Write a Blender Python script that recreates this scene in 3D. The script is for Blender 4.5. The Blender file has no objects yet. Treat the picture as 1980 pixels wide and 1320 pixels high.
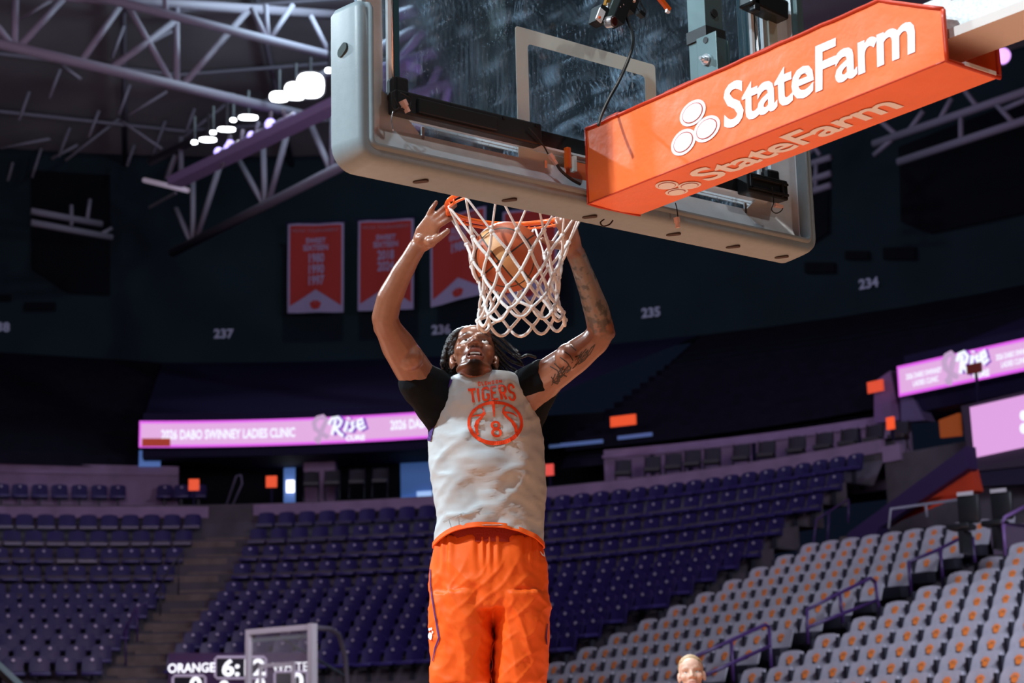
import bpy, bmesh, math, random
import numpy as np
from mathutils import Vector, Matrix, noise as mnoise
random.seed(7)
D = bpy.data
SC = bpy.context.scene
COL = SC.collection
# ------------------------------------------------------------------ camera
CL = Vector((-3.912, -4.400, 1.160)); YAW, PITCH, ROLL, FPX = .682, .219, -.025, 3658.0
_cy, _sy, _cp, _sp = math.cos(YAW), math.sin(YAW), math.cos(PITCH), math.sin(PITCH)
FW = Vector((_sy*_cp, _cy*_cp, _sp)); _r = Vector((_cy, -_sy, 0)); _u = _r.cross(FW)
RT = _r*math.cos(ROLL) + _u*math.sin(ROLL); UP = _u*math.cos(ROLL) - _r*math.sin(ROLL)
cd = D.cameras.new('camera'); cam = D.objects.new('camera', cd); COL.objects.link(cam)
cam.matrix_world = Matrix(((RT.x, UP.x, -FW.x, CL.x), (RT.y, UP.y, -FW.y, CL.y), (RT.z, UP.z, -FW.z, CL.z), (0, 0, 0, 1)))
cd.sensor_width = 36; cd.lens = FPX/1980*36; cd.clip_end = 300
cd.dof.use_dof = True; cd.dof.focus_distance = 6.45; cd.dof.aperture_fstop = 4.8
SC.camera = cam
# ------------------------------------------------------------------ world, exposure
w = D.worlds.new('world'); SC.world = w; w.use_nodes = True
w.node_tree.nodes['Background'].inputs[0].default_value = (.003, .005, .011, 1)
w.node_tree.nodes['Background'].inputs[1].default_value = 1.0
vs = SC.view_settings
SC.display_settings.display_device = 'sRGB'
vs.view_transform = 'Standard'; vs.look = 'None'; vs.gamma = 1; vs.exposure = 0.0; vs.use_curve_mapping = False
SC.cycles.use_denoising = True
SC.cycles.max_bounces = 6; SC.cycles.diffuse_bounces = 3; SC.cycles.transparent_max_bounces = 12
SC.cycles.sample_clamp_indirect = 6
# ------------------------------------------------------------------ arena lights and added fills
def spot(name, loc, aim, power, col, angle, blend=.5, size=.6):
    l = D.lights.new(name, 'SPOT'); l.energy = power; l.color = col; l.spot_size = math.radians(angle); l.spot_blend = blend; l.shadow_soft_size = size
    o = D.objects.new(name, l); COL.objects.link(o); o.location = loc
    o.rotation_euler = (Vector(aim)-Vector(loc)).to_track_quat('-Z', 'Y').to_euler(); return o
def area(name, loc, aim, power, col, sx, sy):
    l = D.lights.new(name, 'AREA'); l.energy = power; l.color = col; l.shape = 'RECTANGLE'; l.size = sx; l.size_y = sy
    o = D.objects.new(name, l); COL.objects.link(o); o.location = loc
    o.rotation_euler = (Vector(aim)-Vector(loc)).to_track_quat('-Z', 'Y').to_euler(); return o
WHITE, COOL = (1, .97, .93), (.80, .92, 1)
# court floods on the catwalks: camera side, left side, far side
spot('flood_near_left', (-15, -9, 20), (0, 2, 2), 7000, (.66, .86, 1), 32)
spot('flood_near_right', (9, -17, 20), (0, 2, 2), 2500, WHITE, 30)
spot('flood_left', (-21, 3, 18), (0, 2, 2), 36000, COOL, 30)
spot('flood_far_left', (-13, 27, 21), (0, 2.5, 2), 30000, COOL, 30)
spot('flood_far_right', (15, 24, 20), (0, 2, 2), 30000, COOL, 30)
# wide court wash straight down on the boards
spot('flood_court_near', (0, 2, 21), (0, 2.5, 0), 6800, WHITE, 52, .4)
spot('flood_court_far', (2, 12, 21), (4, 11, 0), 9000, WHITE, 50, .6)
# added fill lamps that brighten the stands, no fixtures there
area('fill_corner', (4, 22, 21.5), (20, 34, 4), 130, (.42, .40, 1), 9, 5)
area('fill_sideline', (14.5, 4.5, 9.5), (18.5, 14.5, 3), 1500, (.78, .82, 1), 4, 3)
def point(name, loc, power, col, r):
    l = D.lights.new(name, 'POINT'); l.energy = power; l.color = col; l.shadow_soft_size = r; o = D.objects.new(name, l); COL.objects.link(o); o.location = loc; return o
# spill of the floodlight bank on the roof steel
point('glow_bank', (23.5, 36, 23.0), 1500, (.62, .88, 1), .6)
point('fill_purple', (27, 27, 17.5), 420, (.55, .25, 1), .8)  # added purple fill, tints the roof steel and upper stands
spot('fill_basket_corner', (3, 14, 20), (14.5, 27, 2.5), 4200, (.80, .82, 1), 24, .7)  # added spot that brightens the practice basket and front seat rows
area('fill_roof', (8, 20, 9), (14, 30, 24), 1300, (.86, .68, .88), 8, 8)  # added uplight in mid-air that brightens the roof deck
# ------------------------------------------------------------------ pixel -> world helpers (measuring the photograph)
def ray(px, py): return FW + RT*((px-990)/FPX) + UP*((660-py)/FPX)
def at(px, py, dep): return CL + ray(px, py)*dep
def onplane(px, py, axis, val):
    d = ray(px, py); return CL + d*((val-CL[axis])/d[axis])
def proj(P):
    d = Vector(P)-CL; z = d.dot(FW); return 990+FPX*d.dot(RT)/z, 660-FPX*d.dot(UP)/z, z
# arena bowl: straight sideline x=19.6, quarter circle round (10.4,24.6) r 9.2, straight far end y=33.8; o = offset outwards
BX, BY, BR = 10.4, 24.6, 9.2
def bowl_off(x, y):
    if x < BX: return y-BY-BR
    if y < BY: return x-BX-BR
    return math.hypot(x-BX, y-BY)-BR
def bowl_ray(px, py, o):
    d = ray(px, py); lo, hi = 5., 250.
    for _ in range(50):
        m = (lo+hi)/2; P = CL+d*m
        if bowl_off(P.x, P.y) < o: lo = m
        else: hi = m
    return CL+d*lo
def bowl_t(P, o):
    if P.y < BY: return P.y*-1+BY if False else -(BY-P.y)
    if P.x < BX: return (BR+o)*math.pi/2+(BX-P.x)
    return math.atan2(P.y-BY, P.x-BX)*(BR+o)
def bowl(o, t):
    """point and outward normal angle at arc length t on the curve offset by o"""
    R = BR+o
    if t < 0: return Vector((BX+R, BY+t, 0)), 0.0
    if t > R*math.pi/2: return Vector((BX-(t-R*math.pi/2), BY+R, 0)), math.pi/2
    a = t/R; return Vector((BX+R*math.cos(a), BY+R*math.sin(a), 0)), a
# angle-like coordinate q shared by all offsets: q<0 metres along the sideline, 0..1 round the corner, >1 metres+1 along the far end
def bowlq(o, q):
    R = BR+o
    if q < 0: return bowl(o, q)
    if q <= 1: return bowl(o, q*R*math.pi/2)
    return bowl(o, R*math.pi/2+(q-1))
def q_of(P):
    if P.y < BY: return P.y-BY
    if P.x < BX: return 1+(BX-P.x)
    return math.atan2(P.y-BY, P.x-BX)/(math.pi/2)
def q_px(px, py, o): return q_of(bowl_ray(px, py, o))
def qrange(q0, q1, n=40):
    ks = sorted(set([q0+(q1-q0)*i/n for i in range(n+1)] + [q for q in (0, 1) if min(q0, q1) < q < max(q0, q1)]))
    return ks
# ------------------------------------------------------------------ mesh helpers
class MB:
    def __init__(s): s.v = []; s.f = []; s.mi = []; s.uv = None
    def add(s, vs, fs, mi=0):
        b = len(s.v); s.v += [tuple(v) for v in vs]; s.f += [tuple(b+i for i in f) for f in fs]; s.mi += [mi]*len(fs); return s
    def box(s, c, d, M=None, mi=0, bev=0):
        c = Vector(c); x, y, z = d[0]/2, d[1]/2, d[2]/2
        if bev <= 0:
            vs = [Vector((a*x, b*y, e*z)) for a in (-1, 1) for b in (-1, 1) for e in (-1, 1)]
            fs = [(0, 1, 3, 2), (4, 6, 7, 5), (0, 4, 5, 1), (2, 3, 7, 6), (0, 2, 6, 4), (1, 5, 7, 3)]
        else:
            bm = bmesh.new(); bmesh.ops.create_cube(bm, size=1)
            bmesh.ops.scale(bm, vec=(2*x, 2*y, 2*z), verts=bm.verts)
            bmesh.ops.bevel(bm, geom=bm.edges[:], offset=bev, segments=2, affect='EDGES', profile=.5)
            vs = [v.co.copy() for v in bm.verts]; bm.verts.index_update(); fs = [[v.index for v in f.verts] for f in bm.faces]; bm.free()
        vs = [(M @ v if M else v)+c for v in vs]
        return s.add(vs, fs, mi)
    def tube(s, pts, r, n=8, closed=False, cap=True, mi=0, flat=1.0):
        pts = [Vector(p) for p in pts]; N = len(pts); rs = r if isinstance(r, (list, tuple)) else [r]*N
        vs = []; fs = []; ref = None
        for i, p in enumerate(pts):
            a = pts[(i-1) % N] if (closed or i > 0) else p; b = pts[(i+1) % N] if (closed or i < N-1) else p
            t = (b-a)
            if t.length < 1e-9: t = Vector((0, 0, 1))
            t.normalize()
            if ref is None:
                ref = t.orthogonal().normalized()
            ref = (ref-t*ref.dot(t))
            if ref.length < 1e-6: ref = t.orthogonal()
            ref.normalize(); bn = t.cross(ref)
            for k in range(n):
                a_ = 2*math.pi*k/n; vs.append(p+(ref*math.cos(a_)+bn*math.sin(a_)*flat)*rs[i])
        M_ = N if closed else N-1
        for i in range(M_):
            j = (i+1) % N
            for k in range(n): fs.append((i*n+k, i*n+(k+1) % n, j*n+(k+1) % n, j*n+k))
        if cap and not closed: fs.append(tuple(range(n-1, -1, -1))); fs.append(tuple((N-1)*n+k for k in range(n)))
        return s.add(vs, fs, mi)
    def bar(s, a, b, w_, h=None, up=(0, 0, 1), mi=0):
        a, b = Vector(a), Vector(b); h = h or w_; t = (b-a).normalized(); u = Vector(up)
        sd = t.cross(u)
        if sd.length < 1e-5: sd = t.orthogonal()
        sd.normalize(); u = sd.cross(t)
        vs = [p+sd*(i*w_/2)+u*(j*h/2) for p in (a, b) for i, j in ((-1, -1), (1, -1), (1, 1), (-1, 1))]
        return s.add(vs, [(3, 2, 1, 0), (4, 5, 6, 7), (0, 1, 5, 4), (1, 2, 6, 5), (2, 3, 7, 6), (3, 0, 4, 7)], mi)
    def ell(s, c, r, M=None, n=16, m=10, mi=0):
        c = Vector(c); vs = []; fs = []
        r = (r, r, r) if not hasattr(r, '__len__') else r
        for i in range(m+1):
            th = math.pi*i/m
            for k in range(n):
                ph = 2*math.pi*k/n; v = Vector((r[0]*math.sin(th)*math.cos(ph), r[1]*math.sin(th)*math.sin(ph), r[2]*math.cos(th)))
                vs.append((M @ v if M else v)+c)
        for i in range(m):
            for k in range(n): fs.append((i*n+k, (i+1)*n+k, (i+1)*n+(k+1) % n, i*n+(k+1) % n))
        return s.add(vs, fs, mi)
    def grid(s, rows, closed=False, mi=0, flip=False):
        """rows: list of equal-length lists of points"""
        n = len(rows[0]); vs = [p for r_ in rows for p in r_]; fs = []
        for i in range(len(rows)-1):
            for k in range(n if closed else n-1):
                f = (i*n+k, i*n+(k+1) % n, (i+1)*n+(k+1) % n, (i+1)*n+k)
                fs.append(f[::-1] if flip else f)
        return s.add(vs, fs, mi)
    def prism(s, poly, a, b, mi=0):
        """polygon of (p) 3D points at a offset and b offset vectors"""
        n = len(poly); A = [Vector(p)+Vector(a) for p in poly]; B = [Vector(p)+Vector(b) for p in poly]
        fs = [tuple(range(n-1, -1, -1)), tuple(range(n, 2*n))]+[(i, (i+1) % n, n+(i+1) % n, n+i) for i in range(n)]
        return s.add(A+B, fs, mi)
    def mesh(s, name):
        me = D.meshes.new(name); me.from_pydata(s.v, [], s.f); return me
    def build(s, name, mats, parent=None, smooth=False, fix=True, loc=None):
        me = s.mesh(name); mats = mats if isinstance(mats, (list, tuple)) else [mats]
        for m_ in mats: me.materials.append(m_)
        for p, i in zip(me.polygons, s.mi): p.material_index = i
        if fix:
            bm = bmesh.new(); bm.from_mesh(me); bmesh.ops.recalc_face_normals(bm, faces=bm.faces); bm.to_mesh(me); bm.free()
        if smooth is True:
            for p in me.polygons: p.use_smooth = True
        elif smooth: autosmooth(me, smooth)
        o = D.objects.new(name, me); COL.objects.link(o)
        if loc is not None:
            me.transform(Matrix.Translation(-Vector(loc))); o.location = loc
        if parent is not None: setpar(o, parent)
        return o
def autosmooth(me, deg):
    for p in me.polygons: p.use_smooth = True
    bm = bmesh.new(); bm.from_mesh(me); lim = math.radians(deg)
    for e in bm.edges:
        e.smooth = not (len(e.link_faces) == 2 and e.calc_face_angle(0) > lim)
    bm.to_mesh(me); bm.free()
def wm(o):
    m = o.matrix_basis.copy()
    while o.parent: o = o.parent; m = o.matrix_basis @ m
    return m
def setpar(o, parent):
    """parent keeping world place (parents here have only location/rotation of their own)"""
    o.parent = parent; o.matrix_parent_inverse = wm_inv(parent)
def wm_inv(o): return wmfull(o).inverted()
def wmfull(o):
    m = o.matrix_basis.copy()
    if o.parent: m = wmfull(o.parent) @ o.matrix_parent_inverse @ m
    return m
def tag(o, label=None, cat=None, group=None, kind=None):
    if label: o['label'] = label
    if cat: o['category'] = cat
    if group: o['group'] = group
    if kind: o['kind'] = kind
    return o
def empty(name, loc=(0, 0, 0), rz=0):
    o = D.objects.new(name, None); COL.objects.link(o); o.location = loc; o.rotation_euler = (0, 0, rz); o.empty_display_size = .1; return o
# ------------------------------------------------------------------ materials
def M(name, col, rough=.6, metal=0, var=None, bump=None, emit=None, spec=.5, coat=0, sheen=0):
    m = D.materials.new(name); m.use_nodes = True; nt = m.node_tree; b = nt.nodes['Principled BSDF']; N = nt.nodes.new; L = nt.links.new
    b.inputs['Base Color'].default_value = (*col, 1); b.inputs['Roughness'].default_value = rough; b.inputs['Metallic'].default_value = metal
    b.inputs['Specular IOR Level'].default_value = spec; b.inputs['Coat Weight'].default_value = coat; b.inputs['Sheen Weight'].default_value = sheen
    tc = N('ShaderNodeTexCoord')
    if var:
        sc, amt = var[0], var[1]
        n = N('ShaderNodeTexNoise'); n.inputs['Scale'].default_value = sc; n.inputs['Detail'].default_value = 5; L(tc.outputs['Object'], n.inputs['Vector'])
        r = N('ShaderNodeMapRange'); r.inputs[1].default_value = .3; r.inputs[2].default_value = .7; r.inputs[3].default_value = 1-amt; r.inputs[4].default_value = 1+amt*.5
        L(n.outputs['Fac'], r.inputs[0])
        mx = N('ShaderNodeVectorMath'); mx.operation = 'SCALE'; mx.inputs[0].default_value = col; L(r.outputs[0], mx.inputs['Scale']); L(mx.outputs[0], b.inputs['Base Color'])
    if bump:
        n = N('ShaderNodeTexNoise'); n.inputs['Scale'].default_value = bump[0]; n.inputs['Detail'].default_value = 4; L(tc.outputs['Object'], n.inputs['Vector'])
        bp = N('ShaderNodeBump'); bp.inputs['Strength'].default_value = bump[1]; bp.inputs['Distance'].default_value = bump[2] if len(bump) > 2 else .01
        L(n.outputs['Fac'], bp.inputs['Height']); L(bp.outputs[0], b.inputs['Normal'])
    if emit:
        b.inputs['Emission Color'].default_value = (*emit[0], 1); b.inputs['Emission Strength'].default_value = emit[1]
    return m
def nodes(m): return m.node_tree, m.node_tree.nodes, m.node_tree.links, m.node_tree.nodes['Principled BSDF']
# ------------------------------------------------------------------ lettering
_tc = {}
def glyphs(txt, size=1, bold=0.0, shear=0.0, space=1.0, wide=1.0, align='CENTER'):
    """flat text mesh as (verts, faces) in the x-z plane of a unit frame (x right, y up)"""
    key = (txt, bold, shear, space, align)
    if key not in _tc:
        cu = D.curves.new('t', 'FONT'); cu.body = txt; cu.align_x = align; cu.offset = bold; cu.shear = shear; cu.space_character = space; cu.resolution_u = 3; cu.fill_mode = 'FRONT'
        ob = D.objects.new('t', cu); COL.objects.link(ob); bpy.context.view_layer.update()
        me = ob.to_mesh(); vs = [(v.co.x, v.co.y) for v in me.vertices]; fs = [tuple(p.vertices) for p in me.polygons]
        ob.to_mesh_clear(); D.objects.remove(ob); D.curves.remove(cu); _tc[key] = (vs, fs)
    vs, fs = _tc[key]
    return [(x*size*wide, y*size) for x, y in vs], fs
def text(mb, txt, org, ex, ey, size, bold=0, shear=0, space=1, wide=1, align='CENTER', mi=0, fn=None):
    """flat lettering added to a mesh: org + ex*x + ey*y (fn maps 2-D to 3-D instead)"""
    vs, fs = glyphs(txt, size, bold, shear, space, wide, align)
    org, ex, ey = Vector(org), Vector(ex), Vector(ey)
    mb.add([fn(x, y) if fn else org+ex*x+ey*y for x, y in vs], fs, mi); return mb
def dup_tree(root, loc=None, rz=None, label=None, group=None, mw=None):
    r = root.copy(); COL.objects.link(r)
    if loc is not None: r.location = loc
    if rz is not None: r.rotation_euler = (0, 0, rz)
    if label: r['label'] = label
    if group: r['group'] = group
    for ch in root.children:
        c = ch.copy(); COL.objects.link(c); c.parent = r; c.matrix_parent_inverse = ch.matrix_parent_inverse.copy()
        for g_ in ch.children:
            d = g_.copy(); COL.objects.link(d); d.parent = c; d.matrix_parent_inverse = g_.matrix_parent_inverse.copy()
    return r
ORD = 'first second third fourth fifth sixth seventh eighth ninth tenth eleventh twelfth thirteenth fourteenth fifteenth sixteenth seventeenth eighteenth nineteenth twentieth'.split()
def nth(i):
    if i < 20: return ORD[i]
    t = ['twenty', 'thirty', 'forty'][(i+1)//10-2]
    return (t+'-'+ORD[(i+1) % 10-1]) if (i+1) % 10 else {'twenty': 'twentieth', 'thirty': 'thirtieth', 'forty': 'fortieth'}[t]
# ================================================================== STRUCTURE
m_floor = M('court_maple', (.60, .26, .14), .42, var=(2.5, .15))
m_conc = M('dark_concrete', (.085, .072, .088), .85, var=(1.5, .3), bump=(12, .2))
m_conc2 = M('purple_grey_wall', (.27, .18, .30), .8, var=(2, .2))
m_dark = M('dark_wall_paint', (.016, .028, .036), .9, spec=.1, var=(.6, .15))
m_black = M('black_opening', (.006, .007, .010), .9, spec=.1)
m_navy = M('navy_fascia', (.014, .011, .040), .7, spec=.1)
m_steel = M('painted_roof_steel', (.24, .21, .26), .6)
m_deck = M('roof_deck', (.26, .235, .25), .85, var=(.25, .3))
fl = MB().box((6, 14, -.1), (110, 110, .2)).build('floor', m_floor); tag(fl, kind='structure')

def terrace(name, prof, qs, mat):
    """steps swept along the bowl: prof = list of (offset, z)"""
    rows = []
    for q in qs:
        rows.append([bowlq(o, q)[0]+Vector((0, 0, z)) for o, z in prof])
    o = MB().grid(rows).build(name, mat); tag(o, kind='structure'); return o
# rows of the corner stand (offset, z of number plate) and of the sideline stand
def crow(i): return (.765*i, 3.45+.293*i) if i <= 7 else (5.355+.8*(i-7), 5.50+.52*(i-7))
def srow(k): return (-1.12+.755*k, 3.003+.273*k)
SD = .62                                     # plate height above its tread
def steps(rows, back=.20, front=.55):
    prof = [(rows[0][0]-front, 0.0)]
    for n, (o, z) in enumerate(rows):
        zt = z-SD; prof.append((o-front, zt))
        nx = rows[n+1][0]-front if n+1 < len(rows) else o+.35
        prof.append((nx, zt))
    return prof
CR = [crow(i) for i in range(0, 12)]
prof = steps(CR)+[(9.35, 7.60), (9.35, 8.06), (9.75, 8.06), (9.75, 7.75), (16, 7.75)]
q_split = 22.95-BY                            # corner stand ends at the aisle beside the grey seats
terrace('terrace_corner', prof, qrange(q_split, 1, 44)+[3, 8, 20], m_conc)
SR = [srow(k) for k in range(-3, 13)]
prof2 = steps(SR)+[(9.0, SR[-1][1]-SD), (9.35, SR[-1][1]-SD), (9.35, 7.66), (9.75, 7.66), (9.75, 7.45), (12.4, 7.45), (12.4, 9.0), (12.65, 9.0), (12.65, 7.5)]
terrace('terrace_sideline', prof2, [-46, -30, -20, -12, q_split+.001], m_conc)
# purple-grey parapet caps and the wall behind the wheelchair platform
def band(name, o, z0, z1, q0, q1, mat, th=.12, z0b=None, z1b=None, n=30):
    rows = []
    for q in qrange(q0, q1, n):
        f = (q-q0)/(q1-q0); a = z0+(0 if z0b is None else (z0b-z0)*f); b = z1+(0 if z1b is None else (z1b-z1)*f)
        P, _ = bowlq(o, q); Q, _ = bowlq(o+th, q)
        rows.append([P+Vector((0, 0, a)), P+Vector((0, 0, b)), Q+Vector((0, 0, b)), Q+Vector((0, 0, a))])
    o_ = MB().grid(rows, closed=True); k = len(rows[0]); o_.f.append((0, 1, 2, 3)); o_.mi.append(0); e = len(o_.v)-4; o_.f.append((e+3, e+2, e+1, e)); o_.mi.append(0)
    ob = o_.build(name, mat); tag(ob, kind='structure'); return ob
qa = q_px(403, 980, 9.3); qb = q_px(490, 980, 9.3)          # the stair gap on the left
qr = q_px(1742, 880, 9.3)
band('trim_1', 9.28, 7.70, 8.00, 6, qa, m_conc2)
band('trim_2', 9.28, 7.74, 8.03, qb, q_split, m_conc2, n=40)
band('trim_3', 9.28, 7.50, 7.86, q_split, qr, m_conc2, n=8)
qp0 = q_px(345, 930, 12.3); qp1 = q_px(1168, 890, 12.3); qp2 = q_px(1756, 830, 12.3)
band('wall_back_left', 12.3, 7.8, 9.56, 8, qp0, m_conc2)
band('trim_4', 12.2, 9.28, 9.36, 8, qp0, m_conc2)
band('wall_back_right', 12.3, 7.5, 9.38, qp1, qp2, m_conc2, z0b=7.4, z1b=9.22)
band('trim_5', 12.18, 9.14, 9.22, qp1, qp2, m_conc2, z1b=9.06, z0b=8.98)
# the seam lines between the wall panels
for px in (1262, 1335, 1460, 1545, 1600, 1665):
    P, a = bowlq(12.27, q_px(px, 890, 12.3)); o_ = MB().box((P.x, P.y, 8.3), (.06, .10, 1.6), Matrix.Rotation(a, 3, 'Z')).build('trim_6', m_navy); tag(o_, kind='structure')
band('wall_riser', 10.7, 7.7, 8.18, 8, qa, m_conc2, .9)
# black concourse behind the portal, its purple pillars and the blue lit doorways
band('wall_concourse', 15.2, 7.6, 11.0, 8, q_px(1170, 890, 15.2), m_black)
def pillar(name, px0, px1, o, z0, z1, mat, th=.5, kind='structure'):
    A, a = bowlq(o, q_px(px0, 920, o)); B, b = bowlq(o, q_px(px1, 920, o)); c = (A+B)/2
    ob = MB().box((c.x, c.y, (z0+z1)/2), (th, (A-B).length, z1-z0), Matrix.Rotation((a+b)/2, 3, 'Z')).build(name, mat)
    if kind: tag(ob, kind=kind)
    return ob
pillar('pillar', 590, 650, 13.4, 7.6, 10.4, M('purple_pillar', (.30, .19, .33), .7))
pillar('pillar', 880, 960, 13.4, 7.6, 10.4, m_conc2)
m_door = M('blue_daylight', (.1, .2, .5), .5, emit=((.10, .22, .60), .42)); m_door2 = M('pale_daylight', (.5, .7, 1), .5, emit=((.35, .55, .95), .8))
m_doorb = M('window_strip', (.1, .15, .4), .5, emit=((.14, .26, .55), .22))
pillar('door_1', 549, 571, 14.6, 7.7, 10.4, m_door, .06); pillar('door_2', 775, 835, 14.6, 8.7, 10.4, M('door_blue_dim', (.1, .2, .5), .5, emit=((.035, .10, .28), .5)), .06)
pillar('window_1', 551, 569, 14.5, 8.05, 8.35, m_door2, .06); pillar('window_2', 551, 569, 14.5, 8.5, 8.62, m_door2, .06)
pillar('window_3', 776, 802, 14.5, 8.62, 8.80, m_door2, .06); pillar('window_4', 806, 835, 14.5, 8.62, 8.95, m_door2, .06); pillar('window_5', 777, 835, 14.5, 8.1, 8.48, m_door, .06)
pillar('window_6', 268, 310, 12.05, 9.52, 9.98, m_door, .05)
lampg = pillar('wall_lamp', 554, 569, 14.4, 9.06, 9.42, M('lamp_white', (1, 1, 1), .5, emit=((1, .98, 1), 2.2)), .06, None); tag(lampg, 'bright white lamp seen in the blue concourse doorway beside the purple pillar', 'lamp')
def strip(px0, px1, z0, z1, o=14.0, name='window_7', mat=m_doorb):
    band(name, o, z0, z1, q_px(px0, 880, o), q_px(px1, 880, o), mat, .05, n=6)
strip(312, 548, 9.98, 10.08); strip(650, 775, 9.95, 10.03); strip(1062, 1166, 9.62, 9.72, 12.5); strip(1195, 1262, 9.66, 9.76, 12.5)
# fascia of the upper deck, upper deck slab, upper seating slope, outer wall and roof
qf = q_px(1045, 850, 11.0)
fas = [(10.98, 9.30), (10.98, 10.95), (11.4, 10.95), (16, 9.32)]
def sweep(name, prof, qs, mat):
    rows = [[bowlq(o, q)[0]+Vector((0, 0, z)) for o, z in prof] for q in qs]
    ob = MB().grid(rows).build(name, mat); tag(ob, kind='structure'); return ob
qL = q_px(276, 830, 11.0)
sweep('wall_fascia', [(16, 9.9), (11.02, 9.62), (11.02, 10.85), (11.6, 10.85), (26.1, 15.5)], qrange(qf, qL, 20), m_navy)
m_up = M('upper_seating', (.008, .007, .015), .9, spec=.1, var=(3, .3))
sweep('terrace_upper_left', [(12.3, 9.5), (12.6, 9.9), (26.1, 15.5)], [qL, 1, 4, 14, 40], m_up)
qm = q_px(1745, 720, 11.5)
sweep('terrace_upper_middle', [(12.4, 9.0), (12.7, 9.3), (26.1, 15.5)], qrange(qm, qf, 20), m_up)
sweep('wall_fascia_right', [(16, 8.6), (11.6, 9.0), (11.6, 10.4), (12.2, 10.4), (26.1, 15.5)], [-60, -30, qm], m_navy)
# stepped upper rows
st = []
for i in range(16):
    o0 = 12.8+.82*i; z0 = 9.55+.34*i
    st += [(o0, z0), (o0, z0+.34)]
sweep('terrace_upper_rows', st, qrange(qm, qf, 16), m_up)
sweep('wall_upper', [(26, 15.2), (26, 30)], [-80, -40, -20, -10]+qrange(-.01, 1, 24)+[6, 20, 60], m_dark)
# roof deck rising inwards
sweep('ceiling', [(26.2, 23.2), (14, 25.0), (0, 27.3), (-9.1, 28.8)], [-80, -30]+qrange(-.01, 1, 24)+[12, 40], m_deck)
ce = MB().box((-18, -10, 29), (74, 90, .2)).build('ceiling_centre', m_deck); tag(ce, kind='structure')
# black curtain panels and vents in the upper wall
def wallpanel(name, px0, px1, py0, py1, mat, o=25.9, th=.1, poly=None):
    pts = [bowl_ray(x, y, o) for x, y in (poly or ((px0, py1), (px1, py1), (px1, py0), (px0, py0)))]
    c = sum(pts, Vector())/len(pts); n = Vector((c.x-BX, c.y-BY, 0)).normalized()*th
    ob = MB().prism(pts, (0, 0, 0), -n).build(name, mat); tag(ob, kind='structure'); return ob
wallpanel('window_8', 0, 0, 0, 0, m_black, poly=[(62, 330), (213, 340), (213, 570), (130, 566), (100, 545), (62, 520)])
wallpanel('window_9', 0, 0, 0, 0, m_black, poly=[(1740, 285), (1985, 190), (1985, 412), (1800, 452), (1745, 430)])
wallpanel('window_10', 0, 0, 0, 0, m_black, poly=[(1560, 320), (1604, 305), (1604, 450), (1565, 475)])
for a, b, c_, d_ in ((1558, 1616, 508, 528), (1636, 1682, 486, 502), (1710, 1772, 479, 502), (48, 108, 585, 600), (-10, 22, 571, 582)):
    wallpanel('window_11', a, b, c_, d_, m_black)
# low front wall and walkway of the sideline stand, purple ledge, red vomitory wall
# ================================================================== BACKBOARD
m_pad = M('grey_foam_padding', (.225, .285, .31), .42, var=(40, .05), bump=(260, .12, .002), spec=.4)
m_alu = M('brushed_aluminium', (.74, .80, .83), .36, .25, var=(14, .12), bump=(7, .35, .01))
m_chrome = M('bright_metal', (.88, .9, .92), .22, .85)
m_bracket = M('grey_green_steel', (.13, .19, .195), .38, .55, var=(9, .1))
m_blackp = M('black_plastic', (.010, .012, .014), .32)
m_rubber = M('black_rubber', (.006, .007, .008), .5)
m_line = M('grey_white_line', (.84, .93, .86), .5)
m_orange = M('orange_steel', (.90, .13, .008), .30, coat=.5)
m_vinyl = M('orange_vinyl', (.95, .17, .035), .42, var=(7, .06), bump=(9, .35, .015), spec=.5)
m_seam = M('dark_orange_piping', (.55, .035, .004), .4)
m_white = M('white_print', (.86, .86, .88), .5)
m_white2 = M('underside_white_print', (.86, .86, .88), .5)  # same white, for the print on the underside
m_pink = M('pale_terminal', (.75, .48, .40), .5)
bb = empty('backboard', (0, 0, 2.86))
tag(bb, 'large glass backboard with grey padded frame seen from behind', 'backboard')
HW, ZB, ZT = .984, 2.860, 4.0
# glass with dust, smears and hand marks
m_glass = D.materials.new('smeared_glass'); m_glass.use_nodes = True
nt = m_glass.node_tree; nt.nodes.clear(); N = nt.nodes.new; L = nt.links.new
out = N('ShaderNodeOutputMaterial'); tr = N('ShaderNodeBsdfTransparent'); tr.inputs[0].default_value = (.86, .92, .95, 1)
gl = N('ShaderNodeBsdfGlossy'); gl.inputs[0].default_value = (1, 1, 1, 1); gl.inputs['Roughness'].default_value = .03
lw = N('ShaderNodeFresnel'); lw.inputs[0].default_value = 1.5
m1 = N('ShaderNodeMixShader'); L(lw.outputs[0], m1.inputs[0]); L(tr.outputs[0], m1.inputs[1]); L(gl.outputs[0], m1.inputs[2])
df = N('ShaderNodeBsdfDiffuse'); df.inputs[0].default_value = (.50, .70, .88, 1)
tc = N('ShaderNodeTexCoord')
def ns(scale, det, lo, hi, vec=None, dist=0, ttype='ShaderNodeTexNoise'):
    n = N(ttype); n.inputs['Scale'].default_value = scale
    if ttype == 'ShaderNodeTexNoise': n.inputs['Detail'].default_value = det; n.inputs['Distortion'].default_value = dist
    L(vec or tc.outputs['Object'], n.inputs['Vector'])
    r = N('ShaderNodeMapRange'); r.inputs[1].default_value = lo; r.inputs[2].default_value = hi; r.interpolation_type = 'SMOOTHSTEP'
    L(n.outputs[0], r.inputs[0]); return r.outputs[0]
def mth(op, a, b, c=None):
    n = N('ShaderNodeMath'); n.operation = op
    for i, v in enumerate((a, b, c)):
        if v is None: continue
        if isinstance(v, (int, float)): n.inputs[i].default_value = v
        else: L(v, n.inputs[i])
    return n.outputs[0]
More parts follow.
